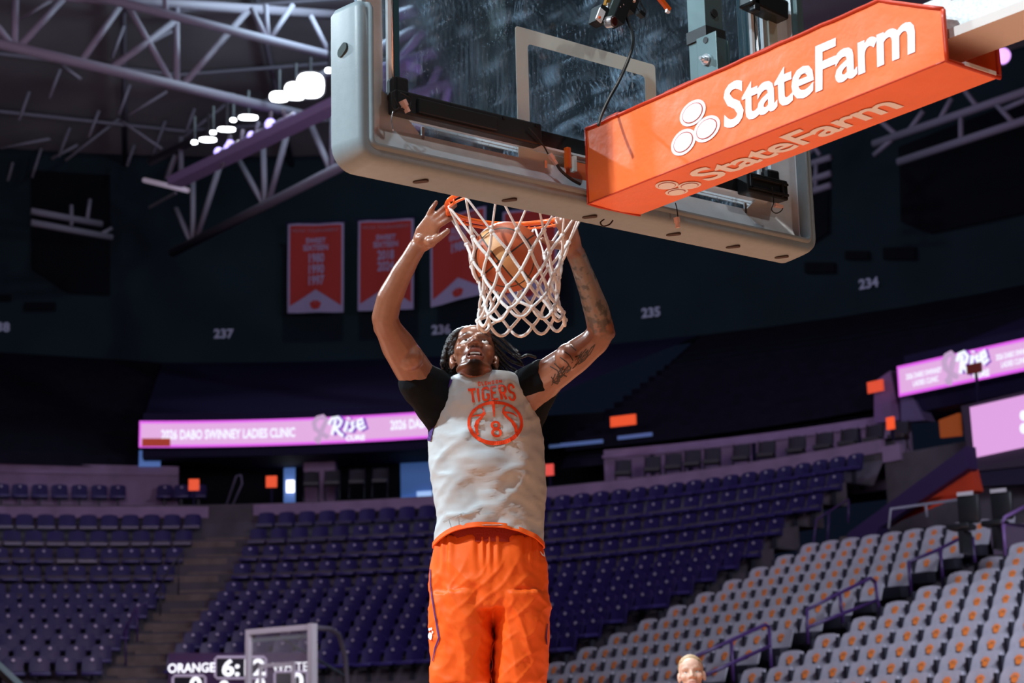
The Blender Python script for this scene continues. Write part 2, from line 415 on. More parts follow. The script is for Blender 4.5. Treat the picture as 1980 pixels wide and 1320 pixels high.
def mapv(sx, sy, sz, rot=(0, 0, 0), loc=(0, 0, 0)):
    n = N('ShaderNodeMapping'); n.inputs['Scale'].default_value = (sx, sy, sz); n.inputs['Rotation'].default_value = rot; n.inputs['Location'].default_value = loc
    L(tc.outputs['Object'], n.inputs['Vector']); return n.outputs[0]
blot = ns(2.6, 3, .40, .72)
smear = mth('MULTIPLY', ns(10, 8, .52, .80, dist=1.8), .95)
prints = mth('MULTIPLY', ns(21, 2, .60, .74, mapv(1, 1, .55, (0, .5, 0)), 2.2), ns(120, 2, .35, .65, mapv(1, 1, .3)))
scr = mth('MULTIPLY', ns(26, 4, .63, .70, mapv(1.6, 1, .55, (0, -.75, 0)), 1.6), mth('MULTIPLY', blot, .55))
spk = mth('MULTIPLY', ns(70, 0, .10, .04, None, ttype='ShaderNodeTexVoronoi'), ns(26, 1, .50, .54))
streak = mth('MULTIPLY', ns(60, 2, .45, .72, mapv(1, 1, .09)), ns(3.2, 1, .48, .62, mapv(1, 1, .7, (0, 0, 0), (2.3, 0, .4))))
tot = mth('ADD', mth('MULTIPLY', smear, mth('ADD', mth('MULTIPLY', blot, .9), .12)), mth('MULTIPLY', prints, mth('ADD', mth('MULTIPLY', blot, .6), .35)))
tot = mth('ADD', tot, mth('ADD', scr, mth('ADD', spk, mth('MULTIPLY', streak, .10))))
fac = mth('MINIMUM', mth('ADD', mth('MULTIPLY', tot, .85), .014), .8)
m2 = N('ShaderNodeMixShader'); L(fac, m2.inputs[0]); L(m1.outputs[0], m2.inputs[1]); L(df.outputs[0], m2.inputs[2])
L(m2.outputs[0], out.inputs['Surface'])
MB().box((0, -.006, (2.90+3.97)/2), (1.83, .012, 1.07)).build('glass_pane', m_glass, bb)
# painted target rectangle (front of the glass)
def rrect(x0, x1, z0, z1, r, n=5):
    P = []
    for cx, cz, a0 in ((x1-r, z1-r, 0), (x0+r, z1-r, 90), (x0+r, z0+r, 180), (x1-r, z0+r, 270)):
        for i in range(n+1):
            a = math.radians(a0+90*i/n); P.append((cx+r*math.cos(a), cz+r*math.sin(a)))
    return P
o_ = rrect(-.3048, .3048, 3.0, 3.457, .012); i_ = rrect(-.2548, .2548, 3.05, 3.407, .014)
rows = [[Vector((x, y, z)) for x, z in p] for p, y in ((o_, -.0122), (o_, -.0134), (i_, -.0134), (i_, -.0122), (o_, -.0122))]
MB().grid(rows, closed=True).build('target_rectangle', m_line, bb)
# padding swept round the bottom and up both sides
def uloft(prof, ztop, cap=True, rad=.075, n=7):
    """prof: list of (inset u, y); returns rows along the U path"""
    path = []
    segs = []
    rows = []
    for side in (-1, 1): pass
    def pt(u, kind, f):
        hw = HW-u; zb = ZB+u; r = max(rad-u, .012)
        if kind == 'L': return Vector((-hw, 0, ztop+(zb+r-ztop)*f))
        if kind == 'R': return Vector((hw, 0, zb+r+(ztop-zb-r)*f))
        if kind == 'B': return Vector((-hw+r+(2*hw-2*r)*f, 0, zb))
        if kind == 'CL': a = math.pi+f*math.pi/2; return Vector((-hw+r+r*math.cos(a), 0, zb+r+r*math.sin(a)))
        a = 1.5*math.pi+f*math.pi/2; return Vector((hw-r+r*math.cos(a), 0, zb+r+r*math.sin(a)))
    seq = [('L', 0), ('L', .5), ('L', 1)]+[('CL', (i+.5)/n) for i in range(n)]+[('B', i/8) for i in range(9)]+[('CR', (i+.5)/n) for i in range(n)]+[('R', 0), ('R', .5), ('R', 1)]
    for k, f in seq: rows.append([pt(u, k, f)+Vector((0, y, 0)) for u, y in prof])
    return rows
# profile: front lip, underside (slightly raked), rounded heel, back face, inner bead
PP = [(.045, .022), (.012, .030), (0, .022), (.002, -.010), (.007, -.058), (.011, -.084), (.016, -.097), (.024, -.103), (.034, -.104), (.044, -.104), (.049, -.110), (.054, -.1135), (.060, -.112), (.064, -.102), (.064, -.066), (.05, .0)]
ZP = 3.335
rows = uloft(PP, ZP)
# slope and round the two top ends
for idx in (0, -1):
    inner = rows[idx]
mb = MB().grid(rows, closed=True)
n_ = len(PP)
for e, sgn in ((0, 1), (len(rows)-1, -1)):
    c = sum(rows[e], Vector())/n_
    ring2 = [c+(p-c)*.82+Vector((0, 0, .018)) for p in rows[e]]; ring3 = [c+(p-c)*.45+Vector((0, 0, .024)) for p in rows[e]]
    b0 = len(mb.v); mb.add(ring2, []); mb.add(ring3, [])
    for k in range(n_):
        k2 = (k+1) % n_; f1 = (e*n_+k, e*n_+k2, b0+k2, b0+k); f2 = (b0+k, b0+k2, b0+n_+k2, b0+n_+k)
        mb.f += [f1, f2]; mb.mi += [0, 0]
    mb.f.append(tuple(b0+n_+k for k in range(n_))); mb.mi.append(0)
pad = mb.build('padding', m_pad, bb, smooth=50)
# recessed slots in the underside and the side
def slot(c, ln, wd, ax, up):
    ax, up = Vector(ax).normalized(), Vector(up).normalized(); P = []
    for s_ in (1, -1):
        for i in range(7):
            a = -math.pi/2+math.pi*i/6; P.append(Vector(c)+ax*s_*(ln/2-wd/2+wd/2*math.cos(a))+up*s_*wd/2*math.sin(a))
    nrm = ax.cross(up)
    return MB().prism(P, nrm*.004, -nrm*.004)
m_slot = M('dark_slot', (.05, .028, .022), .8)
for x in (-.70, -.36, -.03, .34, .62, .86):
    slot((x, -.030, ZB+.0045), .050, .023, (.75, -1, .0), (1, .75, 0)).build('pad_slot', m_slot, pad)
slot((-HW+.004, -.035, 3.215), .050, .030, (0, -1, .55), (0, .55, 1)).build('pad_slot', M('dark_slot_side', (.03, .05, .05), .8), pad)
# aluminium tray between padding and glass, and side channels
rows = uloft([(.055, -.080), (.066, -.066), (.130, -.034), (.150, -.028), (.150, -.0125), (.07, -.0125)], 3.97, rad=.09)
MB().grid(rows, closed=True).build('metal_frame', m_alu, bb, smooth=25)
for s_, z0 in ((-1, 2.97), (1, 2.97)):            # gussets in the lower corners
    P = [Vector((s_*(.91), -.032, 2.935)), Vector((s_*(.70), -.0285, 3.012)), Vector((s_*.80, -.029, 3.10)), Vector((s_*.905, -.032, 3.16))]
    MB().prism(P, (0, 0, 0), (0, .012, 0)).build('corner_gusset', m_alu, bb)
MB().box((-.812, -.030, 3.54), (.012, .012, .84)).build('edge_highlight_strip', M('edge_highlight_paint', (.85, .90, .92), .3), bb); MB().box((.772, -.030, 3.54), (.014, .012, .84)).build('edge_highlight_strip', M('edge_highlight_paint', (.85, .90, .92), .3), bb)  # added pale strips paint the white highlight along the chrome channels
for s_ in (-1, 1):
    MB().tube([(s_*.80, -.024, 3.10), (s_*.80, -.024, 3.95)], .0085, 12).build('glass_channel', m_chrome, bb, smooth=True)
    MB().box((s_*.782, -.020, 3.52), (.020, .02, .86)).build('rubber_gasket', M('teal_gasket', (.02, .07, .09), .3), bb)
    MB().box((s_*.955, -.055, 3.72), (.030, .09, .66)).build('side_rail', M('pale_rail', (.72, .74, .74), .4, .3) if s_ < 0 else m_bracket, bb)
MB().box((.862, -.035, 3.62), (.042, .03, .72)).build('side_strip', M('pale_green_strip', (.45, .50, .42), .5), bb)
# black light bar along the lower glass with its housings
MB().box((0, -.030, 3.085), (1.60, .030, .052), bev=.004).build('light_bar', m_blackp, bb)
MB().box((0, -.028, 3.055), (1.60, .040, .007)).build('bar_edge', M('bar_highlight_paint', (.85, .90, .92), .3), bb)  # chrome highlight painted as a pale colour on the edge
hs = MB().box((-.545, -.062, 3.078), (.56, .045, .072), bev=.006).box((-.60, -.088, 3.075), (.30, .012, .045), bev=.003)
for x in (-.78, -.62, -.42, -.29): hs.box((x, -.0855, 3.103), (.008, .006, .008))
hs.build('bar_housing', m_blackp, bb)
hs = MB().box((.735, -.075, 3.082), (.20, .055, .072), bev=.006)
for z in (3.062, 3.10): hs.box((.735, -.106, z), (.19, .010, .010), bev=.003)
hs.box((.645, -.106, 3.082), (.010, .010, .05)).box((.80, -.106, 3.082), (.010, .012, .06), bev=.003)
hs.build('bar_housing', m_blackp, bb)
MB().box((.80, -.05, 3.135), (.055, .05, .05), bev=.008).build('bar_clamp', m_blackp, bb)
MB().box((-.795, -.05, 3.125), (.05, .05, .07), bev=.008).build('bar_clamp', m_blackp, bb)
def wire(name, pts, r, mat, par, n=6, k=6):
    P = [Vector(p) for p in pts]; out_ = []
    for i in range(len(P)-1):
        p0, p1, p2, p3 = P[max(i-1, 0)], P[i], P[i+1], P[min(i+2, len(P)-1)]
        for j in range(k):
            t = j/k; out_.append(.5*((2*p1)+(p2-p0)*t+(2*p0-5*p1+4*p2-p3)*t*t+(3*p1-p0-3*p2+p3)*t**3))
    out_.append(P[-1]); return MB().tube(out_, r, n).build(name, mat, par, smooth=True)
def ob(px, py, y): return onplane(px, py, 1, y)
for pts in ([(757, 178), (758, 205), (765, 212), (775, 205)], [(775, 180), (792, 190), (793, 205), (786, 214)], [(762, 190), (772, 208), (782, 212)], [(760, 215), (757, 232), (760, 252)]):
    wire('wire', [ob(x, y, -.11) for x, y in pts], .0022, m_rubber if pts[0][0] != 760 else m_chrome, bb)
def term(px0, py0, px1, py1, y, w_=.016):
    a, b = ob(px0, py0, y), ob(px1, py1, y); MB().bar(a, a+(b-a)*.5, w_, .012).bar(a+(b-a)*.5, b, w_*.7, .010).build('wire_terminal', m_pink, bb)
term(778, 194, 789, 217, -.115, .022); term(1062, 298, 1076, 318, -.09, .014); term(1308, 420, 1311, 440, -.125, .016)
wire('wire', [ob(x, y, -.095) for x, y in ((1022, 247), (1036, 262), (1050, 280), (1060, 298))], .0025, m_rubber, bb)
wire('wire', [ob(x, y, -.095) for x, y in ((1077, 318), (1085, 330), (1104, 346), (1122, 356))], .005, m_rubber, bb)
wire('wire', [ob(x, y, -.125) for x, y in ((1306, 392), (1309, 405), (1311, 421))], .002, m_rubber, bb)
wire('wire', [ob(x, y, -.12) for x, y in ((1493, 362), (1496, 390), (1492, 405), (1500, 412), (1510, 408), (1514, 400), (1508, 398))], .002, m_rubber, bb)
term(1497, 396, 1513, 400, -.118, .014)
wire('wire', [ob(x, y, -.09) for x, y in ((1168, 424), (1161, 430), (1166, 437), (1178, 434), (1185, 426))], .0025, m_rubber, bb)
for x, z in ((-.21, 2.998), (.69, 3.01), (-.69, 3.015)):
    MB().box((x, -.03, z), (.010, .006, .04)).build('clip', m_chrome, bb)
# rim mount: orange plate behind the glass foot
MB().box((0, -.034, 2.985), (.26, .012, .10), bev=.004).build('rim_mount_plate', m_orange, bb)
MB().box((-.135, -.052, 3.035), (.018, .02, .07), bev=.004).build('mount_tab', m_orange, bb)
MB().box((-.118, -.06, 3.015), (.012, .02, .05)).build('mount_tab', m_line, bb)
# goal arm: pale steel beam inside the vinyl sleeve
arm = empty('goal_arm', (0, -1.6, 2.95)); tag(arm, 'pale grey steel arm carrying the backboard, wrapped in an orange sleeve', 'arm')
m_beam = M('galvanised_beam', (.66, .72, .72), .55, .2, var=(90, .22), bump=(120, .3, .004))
m_beam2 = M('beam_flange', (.62, .56, .52), .5)
b_ = MB().box((0, -1.92, 3.052), (.13, 3.56, .105)).build('beam', m_beam, arm)
MB().box((0, -1.92, 2.986), (.17, 3.56, .026)).build('lower_flange', m_beam2, arm)
MB().box((0, -2.62, 3.108), (.17, 2.2, .024)).build('upper_flange', m_beam2, arm)
MB().box((0, -2.62, 3.18), (.13, 2.2, .12)).build('upper_beam', m_beam, arm)
# upright post with clamp bolted above the arm
y0 = -.56
MB().box((.02, y0+.02, 3.55), (.075, .075, .9)).build('upright_post', m_bracket, arm)
MB().box((.02, y0+.02, 3.318), (.085, .085, .038)).build('post_pad', m_rubber, arm)
pl = MB().box((-.020, y0-.022, 3.195), (.006, .085, .22), bev=.002).box((.02, y0-.026, 3.195), (.08, .006, .22)).box((.06, y0, 3.20), (.006, .07, .2)); pl.build('clamp_plate', m_bracket, arm)
def cylx(mb_, c, r, h, ax, n=14):
    a = Vector(ax).normalized(); return mb_.tube([Vector(c)-a*h/2, Vector(c)+a*h/2], r, n)
bl = MB(); cylx(bl, (-.026, y0-.02, 3.225), .018, .006, (1, 0, 0)); cylx(bl, (-.034, y0-.02, 3.225), .011, .014, (1, 0, 0), 6); cylx(bl, (-.044, y0-.02, 3.225), .006, .014, (1, 0, 0)); bl.build('bolt', m_chrome, arm, smooth=40)
ho = MB(); cylx(ho, (-.019, y0-.02, 3.288), .010, .012, (1, 0, 0)); ho.build('bolt_hole', m_rubber, arm)
ho = MB(); cylx(ho, (.02, y0-.018, 3.385), .013, .010, (0, 1, 0)); ho.build('bolt_hole', m_rubber, arm)
# ------------------------------------------------------------------ the vinyl sleeve with its lettering
sl = empty('arm_sleeve', (0, -.8, 2.9)); tag(sl, 'orange vinyl sleeve printed with white wordmark wrapped around the goal arm', 'pad')
AW = .109
def zb(y): return 2.870+(2.905-2.870)*((y+.065)/(-1.475))
def zt(y): return 3.115+.025*((y+.06)/(-1.27))
Y0, Y1 = -.115, -1.53
NS = 34
ys = [Y0+(Y1-Y0)*i/NS for i in range(NS+1)]
def topz(y):
    if y > -1.32: return zt(y)
    return zt(-1.32)+(3.045-zt(-1.32))*((y+1.32)/(Y1+1.32))
def wob(y, z, s=1.0): return .0045*mnoise.noise(Vector((y*4.5, z*9, 3.1*s)))+.003*mnoise.noise(Vector((y*11, z*5, 7*s)))
NZ = 10
def face_rows(sx):
    rows = []
    for y in ys:
        a, b = zb(y), topz(y); r_ = []
        for j in range(NZ+1):
            f = j/NZ; z = a+(b-a)*f; edge = math.sin(math.pi*f)
            r_.append(Vector((sx*(AW+wob(y, z, sx)*edge), y, z)))
        rows.append(r_)
    return rows
lf = face_rows(-1); rf = face_rows(1)
def bot(x, y): return zb(y)+.003*mnoise.noise(Vector((x*9, y*4, 1)))*math.cos(x/AW*math.pi/2)-.004*math.cos(x/AW*math.pi/2)
MB().grid(lf).build('side_panel', m_vinyl, sl, smooth=60)
MB().grid(rf).build('side_panel', m_vinyl, sl, smooth=60)
MB().grid([[Vector((-AW+2*AW*k/8, y, bot(-AW+2*AW*k/8, y))) for k in range(9)] for y in ys]).build('bottom_panel', m_vinyl, sl, smooth=60)
# piping along the edges, hanging flaps at the top
def edge(name, pts, r): MB().tube(pts, r, 6).build(name, m_seam, sl, smooth=True)
edge('piping', [Vector((-AW, y, topz(y)+.002+.003*mnoise.noise(Vector((y*14, 0, 0))))) for y in ys], .006)
edge('piping', [Vector((AW, y, topz(y)+.002)) for y in ys], .006)
edge('piping', [Vector((-AW-.001, y, zb(y))) for y in ys], .0028)
edge('piping', [Vector((-AW, Y0, topz(Y0)-(topz(Y0)-zb(Y0))*i/6)) for i in range(7)]+[Vector((-AW+2*AW*i/6, Y0, zb(Y0)-.002)) for i in range(1, 7)]+[Vector((AW, Y0, zb(Y0)+(topz(Y0)-zb(Y0))*i/6)) for i in range(1, 7)], .005)
edge('piping', [Vector((-AW, Y1, topz(Y1)-(topz(Y1)-zb(Y1))*i/6)) for i in range(7)]+[Vector((-AW+2*AW*i/6, Y1, zb(Y1))) for i in range(1, 7)]+[Vector((AW, Y1, zb(Y1)+(topz(Y1)-zb(Y1)-.05)*i/6)) for i in range(1, 7)], .007)
MB().box((0.02, Y1-.004, zb(Y1)+.004), (.13, .010, .010)).build('hook_tape', m_white, sl)
for ya, yb_, h in ((-.16, -.28, .016), (-.43, -.60, .014), (-.80, -.98, .013)):
    P = [Vector((-AW+.004, ya, topz(ya))), Vector((-AW+.004, ya-.05, topz(ya)+h)), Vector((-AW+.004, yb_+.015, topz(yb_)+h)), Vector((-AW+.004, yb_, topz(yb_)))]
    MB().prism(P, (0, 0, 0), (.05, 0, .004)).build('fold_flap', m_seam, sl)
# lettering mapped on the left side and on the underside
def side_fn(y_start, zbase, tilt=0):
    def fn(x, h):
        y = y_start-x; f = h
        a, b = zb(y), zt(y); z = a+(b-a)*f; e = math.sin(math.pi*min(1, max(0, f)))
        return Vector((-(AW+wob(y, z, -1)*e)-.0022, y, z))
    return fn
def ring2(n=28): return [(math.cos(2*math.pi*i/n), math.sin(2*math.pi*i/n)) for i in range(n)]
def three_ovals(mb_, fn, cx, cy, sx, sy, mi_w=0, mi_o=1):
    for dx, dy, an in ((-.62, -.60, .25), (.58, -.42, .25), (-.06, .62, .25)):
        ca, sa = math.cos(an), math.sin(an)
        def E_(rx, ry, lift):
            pts = []
            for c_, s_ in ring2():
                u, v = rx*c_, ry*s_; pts.append((cx+(dx+u*ca-v*sa)*sx, cy+(dy+u*sa+v*ca)*sy, lift))
            return pts
        for rx, ry, lift, mi in ((.66, .60, 0, mi_w), (.52, .46, .0008, mi_o), (.48, .42, .0016, mi_w)):
            P = [fn(x, y)+fn.lift*l_ for x, y, l_ in E_(rx, ry, lift)]
            mb_.add(P, [tuple(range(len(P)))], mi)
fnS = side_fn(-.50, 0); fnS.lift = Vector((-1, 0, 0))
mb = MB(); three_ovals(mb, fnS, .105, .45, .083, .26)
mb.build('printed_emblem', [m_white, m_seam], sl, fix=False)
# wordmark: built from the default font, slanted and thickened
def wordmark(fn, x0, base, cap, width, name, mat):
    vs, fs = glyphs('StateFarm', 1, .022, .07, .95, 1, 'LEFT'); xs = [v[0] for v in vs]; mn, mxx = min(xs), max(xs)
    P = [fn(x0+(x-mn)/(mxx-mn)*width, base+y*cap/.70) for x, y in vs]
    MB().add(P, fs).build(name, mat, sl, fix=False)
wordmark(fnS, .223, .255, .53, .712, 'printed_wordmark', m_white)
def fnB(x, h):
    y = -.325-x; X = -AW+2*AW*(1-h); return Vector((X, y, bot(X, y)-.0022))
fnB.lift = Vector((0, 0, -1))
mb = MB(); three_ovals(mb, fnB, .076, .50, .057, .27); mb.build('printed_emblem', [m_white2, m_seam], sl, fix=False)
wordmark(fnB, .173, .28, .50, .76, 'printed_wordmark', m_white2)
# ------------------------------------------------------------------ shot clock wiring unit hanging behind the glass
un = empty('camera_unit', (.07, -.12, 3.6)); tag(un, 'small black camera unit with dangling cables behind top of the glass', 'camera')
def oc(px, py, y=-.14): return onplane(px, py, 1, y)
def obox(name, p0, p1, w_, d_, mat, y=-.14):
    a, b = oc(*p0, y), oc(*p1, y); return MB().bar(a, b, w_, d_, up=(0, 1, 0)).build(name, mat, un)
obox('housing', (1161, 17), (1155, 46), .034, .05, m_blackp); 
lbl = obox('label_plate', (1165, 19), (1157, 40), .024, .006, m_white, -.172); obox('label_dot', (1160, 32), (1159.2, 35), .007, .004, m_orange, -.178)
obox('mount_arm', (1194, -6), (1172, 50), .026, .012, m_bracket, -.16); obox('block', (1206, -4), (1187, 44), .044, .05, m_blackp, -.145)
ln = MB(); P0 = oc(1184, 42, -.185); dq = Vector((.2, -1, -.15)).normalized(); ln.tube([P0-dq*.02, P0+dq*.006], .019, 18); ln.build('lens_ring', m_chrome, un, smooth=40)
ln = MB(); ln.tube([P0-dq*.018, P0+dq*.010], .0145, 18); ln.build('lens', M('dark_lens', (.05, .012, .01), .12), un, smooth=40)
obox('brass_tube', (1176, -4), (1171, 12), .014, .014, M('brass', (.65, .30, .05), .3, .8), -.15); obox('fitting', (1176, 8), (1174, 22), .014, .016, m_chrome, -.155)
obox('junction_block', (1222, -2), (1213, 22), .04, .03, m_blackp, -.135); obox('plug', (1240, 24), (1238, 31), .026, .02, m_blackp, -.135)
obox('probe', (1273, -6), (1294, 20), .014, .014, m_orange, -.13); obox('probe_tip', (1288, 20), (1294, 23), .012, .010, m_white, -.13)
for pts in ([(1229, -2), (1231, 12), (1237, 24)], [(1233, -4), (1242, 10), (1244, 23)], [(1238, -3), (1240, 10), (1248, 20), (1246, 25)], [(1205, -3), (1201, 8), (1200, 16), (1204, 14)]):
    wire('wire', [oc(x, y, -.15) for x, y in pts], .0018, m_rubber, un)
for p in ((1198, 14), (1204, 10), (1226, 2)): MB().ell(oc(*p, -.165), .006, n=8, m=6).build('connector', m_pink, un)
cbl = [(1203, -8), (1207, 10), (1213, 38), (1221, 60), (1224, 80), (1220, 100), (1211, 125), (1196, 158), (1178, 190), (1163, 222), (1157, 242)]
L_ = len(cbl)
wire('cable', [oc(x, y, -.15-.16*(i/(L_-1))**2) for i, (x, y) in enumerate(cbl)], .0055, m_rubber, un)
# second black device at the top of the side post
dv = MB().box((.80, -.07, 3.775), (.19, .07, .075), Matrix.Rotation(.1, 3, 'Y'), bev=.01).box((.73, -.09, 3.75), (.03, .03, .05), bev=.006).build('clock_box', m_blackp); tag(dv, 'black electronics box fixed at top of right frame post behind the glass', 'box')
# ------------------------------------------------------------------ rim, net, ball
RC = Vector((0, .375, 3.009)); RR = .237
rim = empty('basketball_hoop', RC); tag(rim, 'orange steel basketball rim fixed below the backboard', 'rim')
def circ(r, z, n=64): return [RC+Vector((r*math.cos(2*math.pi*i/n), r*math.sin(2*math.pi*i/n), z)) for i in range(n)]
MB().tube(circ(RR, 0), .0088, 10, closed=True).build('ring', m_orange, rim, smooth=True)
MB().tube(circ(RR-.004, -.020), .0045, 8, closed=True).build('net_ring', m_orange, rim, smooth=True)
for k in range(12):
    a = 2*math.pi*(k+.5)/12; c = RC+Vector((RR*math.cos(a), RR*math.sin(a), -.012)); t_ = Vector((-math.sin(a), math.cos(a), 0))
    MB().tube([c-t_*.022+Vector((0, 0, .006)), c-t_*.012-Vector((0, 0, .012)), c+t_*.012-Vector((0, 0, .012)), c+t_*.022+Vector((0, 0, .006))], .0035, 6).build('net_hook', m_orange, rim, smooth=True)
mb = MB()
for s_ in (-1, 1): mb.bar((s_*.07, .03, 3.005), (s_*.12, .19, 3.008), .02, .012)
mb.box((0, .05, 2.985), (.20, .10, .05), bev=.006).build('bracket', m_orange, rim)
# net: 12 loops, bulged by the ball, drawn towards the image right at the bottom
net = empty('basket_net', RC-Vector((0, 0, .2))); tag(net, 'white cord net hanging from the orange rim around the ball', 'net')
m_cord = M('white_cord', (.80, .77, .74), .8, var=(120, .12), bump=(300, .5, .003))
NL = 12
levels = [(-.016, .237, 0), (-.135, .172, .5), (-.200, .148, 0), (-.262, .134, .5), (-.318, .130, 0), (-.362, .136, .5), (-.396, .146, 0)]
exr = Vector((_cy, -_sy, 0)); eyr = Vector((_sy, _cy, 0))
def drift(z): f = min(1, max(0, (-z-.10)/.33)); return exr*(.006*f)+eyr*(.01*f)
rng = random.Random(3)
NP = []
for li, (z, r, ph) in enumerate(levels):
    row = []
    for k in range(NL):
        a = 2*math.pi*(k+ph+.18)/NL
        j = 0 if li == 0 else 1
        p = RC+Vector((r*math.cos(a), r*math.sin(a), z))+drift(z)+Vector((rng.uniform(-1, 1), rng.uniform(-1, 1), rng.uniform(-1, 1)))*.007*j*min(1, li/3)
        row.append(p)
    NP.append(row)
def cord(a, b, r, sag=0, mid=None):
    P = []
    for i in range(7):
        t = i/6; p = a.lerp(b, t)
        out_ = Vector((p.x-RC.x, p.y-RC.y, 0)); 
        if out_.length > 0: out_.normalize()
        P.append(p+out_*sag*math.sin(math.pi*t)+Vector((0, 0, -abs(sag)*.3*math.sin(math.pi*t))))
    return P
BALL = at(980, 497, 6.395); BRAD = .1205
def pushout(P):
    o_ = []
    for p in P:
        d = p-BALL
        if d.length < BRAD+.006: p = BALL+d.normalized()*(BRAD+.006)
        o_.append(p)
    return o_
for li in range(len(levels)-1):
    for k in range(NL):
        if levels[li][2] == 0: nb = ((k-1) % NL, k)
        else: nb = (k, (k+1) % NL)
        for j in nb:
            P = pushout(cord(NP[li][k], NP[li+1][j], .004, .004*(1 if (k+j) % 2 else -1)*(li > 0)))
            MB().tube(P, .0042 if li == 0 else .0058, 6).build('cord', m_cord, net, smooth=True)
for k in range(NL):                                                    # bottom loops
    a, b = NP[-1][k], NP[-1][(k+1) % NL]; m_ = (a+b)/2+Vector((0, 0, -.040))
    P = [a.lerp(m_, t)*(1-t)+m_.lerp(b, t)*t for t in [i/8 for i in range(9)]]
    P = [(1-t)**2*a+2*t*(1-t)*(m_-Vector((0, 0, .02)))+t*t*b for t in [i/8 for i in range(9)]]
    MB().tube(P, .0058, 6).build('cord', m_cord, net, smooth=True)
for li in range(1, len(levels)):
    for k in range(NL): MB().ell(pushout([NP[li][k]])[0], .0092, n=8, m=6).build('knot', m_cord, net, smooth=True)
# ball
bm = bmesh.new(); bmesh.ops.create_uvsphere(bm, u_segments=48, v_segments=28, radius=BRAD)
me = D.meshes.new('basketball'); bm.to_mesh(me); bm.free()
for p in me.polygons: p.use_smooth = True
me.materials.append(M('ball_leather', (.62, .14, .03), .48, bump=(420, .35, .002))); ball = D.objects.new('basketball', me); COL.objects.link(ball); ball.location = BALL
tag(ball, 'orange and tan basketball dropping through the net', 'ball')
m_ball = me.materials[0]; nt, nn, lk, bs = nodes(m_ball)
N = nt.nodes.new; L = nt.links.new; tc = N('ShaderNodeTexCoord'); sx = N('ShaderNodeSeparateXYZ'); L(tc.outputs['Object'], sx.inputs[0])
def mth(op, a, b=None, c=None):
    n = N('ShaderNodeMath'); n.operation = op
    for i, v in enumerate((a, b, c)):
        if v is None: continue
        if isinstance(v, (int, float)): n.inputs[i].default_value = v
        else: L(v, n.inputs[i])
    return n.outputs[0]
X_, Y_, Z_ = [mth('DIVIDE', sx.outputs[i], BRAD) for i in range(3)]
g1 = mth('ABSOLUTE', Z_); g2 = mth('ABSOLUTE', X_)
cu = mth('SUBTRACT', mth('ABSOLUTE', mth('SUBTRACT', mth('ABSOLUTE', Y_), mth('MULTIPLY', mth('SUBTRACT', 1.0, mth('MULTIPLY', X_, X_)), .10))), .52)
cu = mth('ABSOLUTE', cu); c3 = mth('ABSOLUTE', mth('SUBTRACT', mth('ABSOLUTE', Z_), mth('ADD', .17, 0)))
seam = mth('MINIMUM', mth('MINIMUM', c3, g2), cu); sm = mth('LESS_THAN', seam, .022)
tan = mth('LESS_THAN', g1, .17)
mix = N('ShaderNodeMix'); mix.data_type = 'RGBA'; L(tan, mix.inputs[0]); mix.inputs[6].default_value = (.43, .075, .014, 1); mix.inputs[7].default_value = (.66, .33, .13, 1)
mix2 = N('ShaderNodeMix'); mix2.data_type = 'RGBA'; L(sm, mix2.inputs[0]); L(mix.outputs[2], mix2.inputs[6]); mix2.inputs[7].default_value = (.02, .012, .008, 1)
L(mix2.outputs[2], bs.inputs['Base Color'])
ball.rotation_euler = Matrix((RT, FW, UP)).transposed().to_euler() if False else (0, 0, 0)
# band runs from upper left to lower right as seen from the camera
q_ax = (RT*.78+UP*.62+FW*-.10).normalized(); y_ax = (-FW-q_ax*(-FW).dot(q_ax)).normalized(); x_ax = y_ax.cross(q_ax)
ball.rotation_euler = Matrix((x_ax, y_ax, q_ax)).transposed().to_euler()
# ================================================================== SEATS
m_pur = M('purple_plastic', (.019, .012, .088), .36, var=(3, .2), spec=.5)
m_pur2 = M('purple_cushion', (.034, .024, .14), .36, var=(4, .2))
m_plate = M('number_plate', (.50, .45, .55), .3, .4)
m_cover = M('grey_seat_cover', (.47, .46, .53), .75, var=(9, .10), bump=(30, .3, .01))
m_paw = M('orange_paw_print', (1, .27, .045), .6)
m_seatd = M('dark_seat_shell', (.018, .018, .030), .6)
m_rail = M('purple_handrail', (.050, .020, .110), .4)
def panel(mb, w_, h, t, cx, z0, lean, curve=.03, n=5, top_r=.05):
    """curved back panel in the local frame (x outward, y across)"""
    rows = []
    for j in range(4):
        f = j/3; r_ = []
        for i in range(n):
            u = -1+2*i/(n-1); sh = 1-(.10*(f > .9))
            r_.append(Vector((cx+lean*f-curve*(1-u*u)*0+curve*u*u*-1+curve, u*w_/2*sh, z0+h*f-(.03*u*u if f > .9 else 0))))
        rows.append(r_)
    A = rows; B = [[p+Vector((t, 0, 0)) for p in r_] for r_ in rows]
    mb.grid(A, flip=True); mb.grid(B)
    bd = lambda R: [R[0][i] for i in range(n)]+[R[j][-1] for j in range(1, 4)]+[R[-1][i] for i in range(n-2, -1, -1)]+[R[j][0] for j in range(2, 0, -1)]
    a, b = bd(A), bd(B); k = len(a); mb.add(a+b, [(i, (i+1) % k, k+(i+1) % k, k+i) for i in range(k)])
    return mb
def seat_proto():
    e = empty('arena_seat')
    panel(MB(), .43, .42, .05, .20, .36, .10).build('backrest', m_pur, e, smooth=40)
    MB().box((.02, 0, .40), (.36, .43, .07), Matrix.Rotation(-.10, 3, 'Y'), bev=.02).build('seat_pan', m_pur2, e, smooth=40)
    MB().tube([(.262, .0, .69), (.242, .0, .695)], .034, 10).build('number_plate', m_plate, e)
    MB().box((.20, 0, .20), (.10, .06, .42)).build('stand', m_seatd, e)
    return e
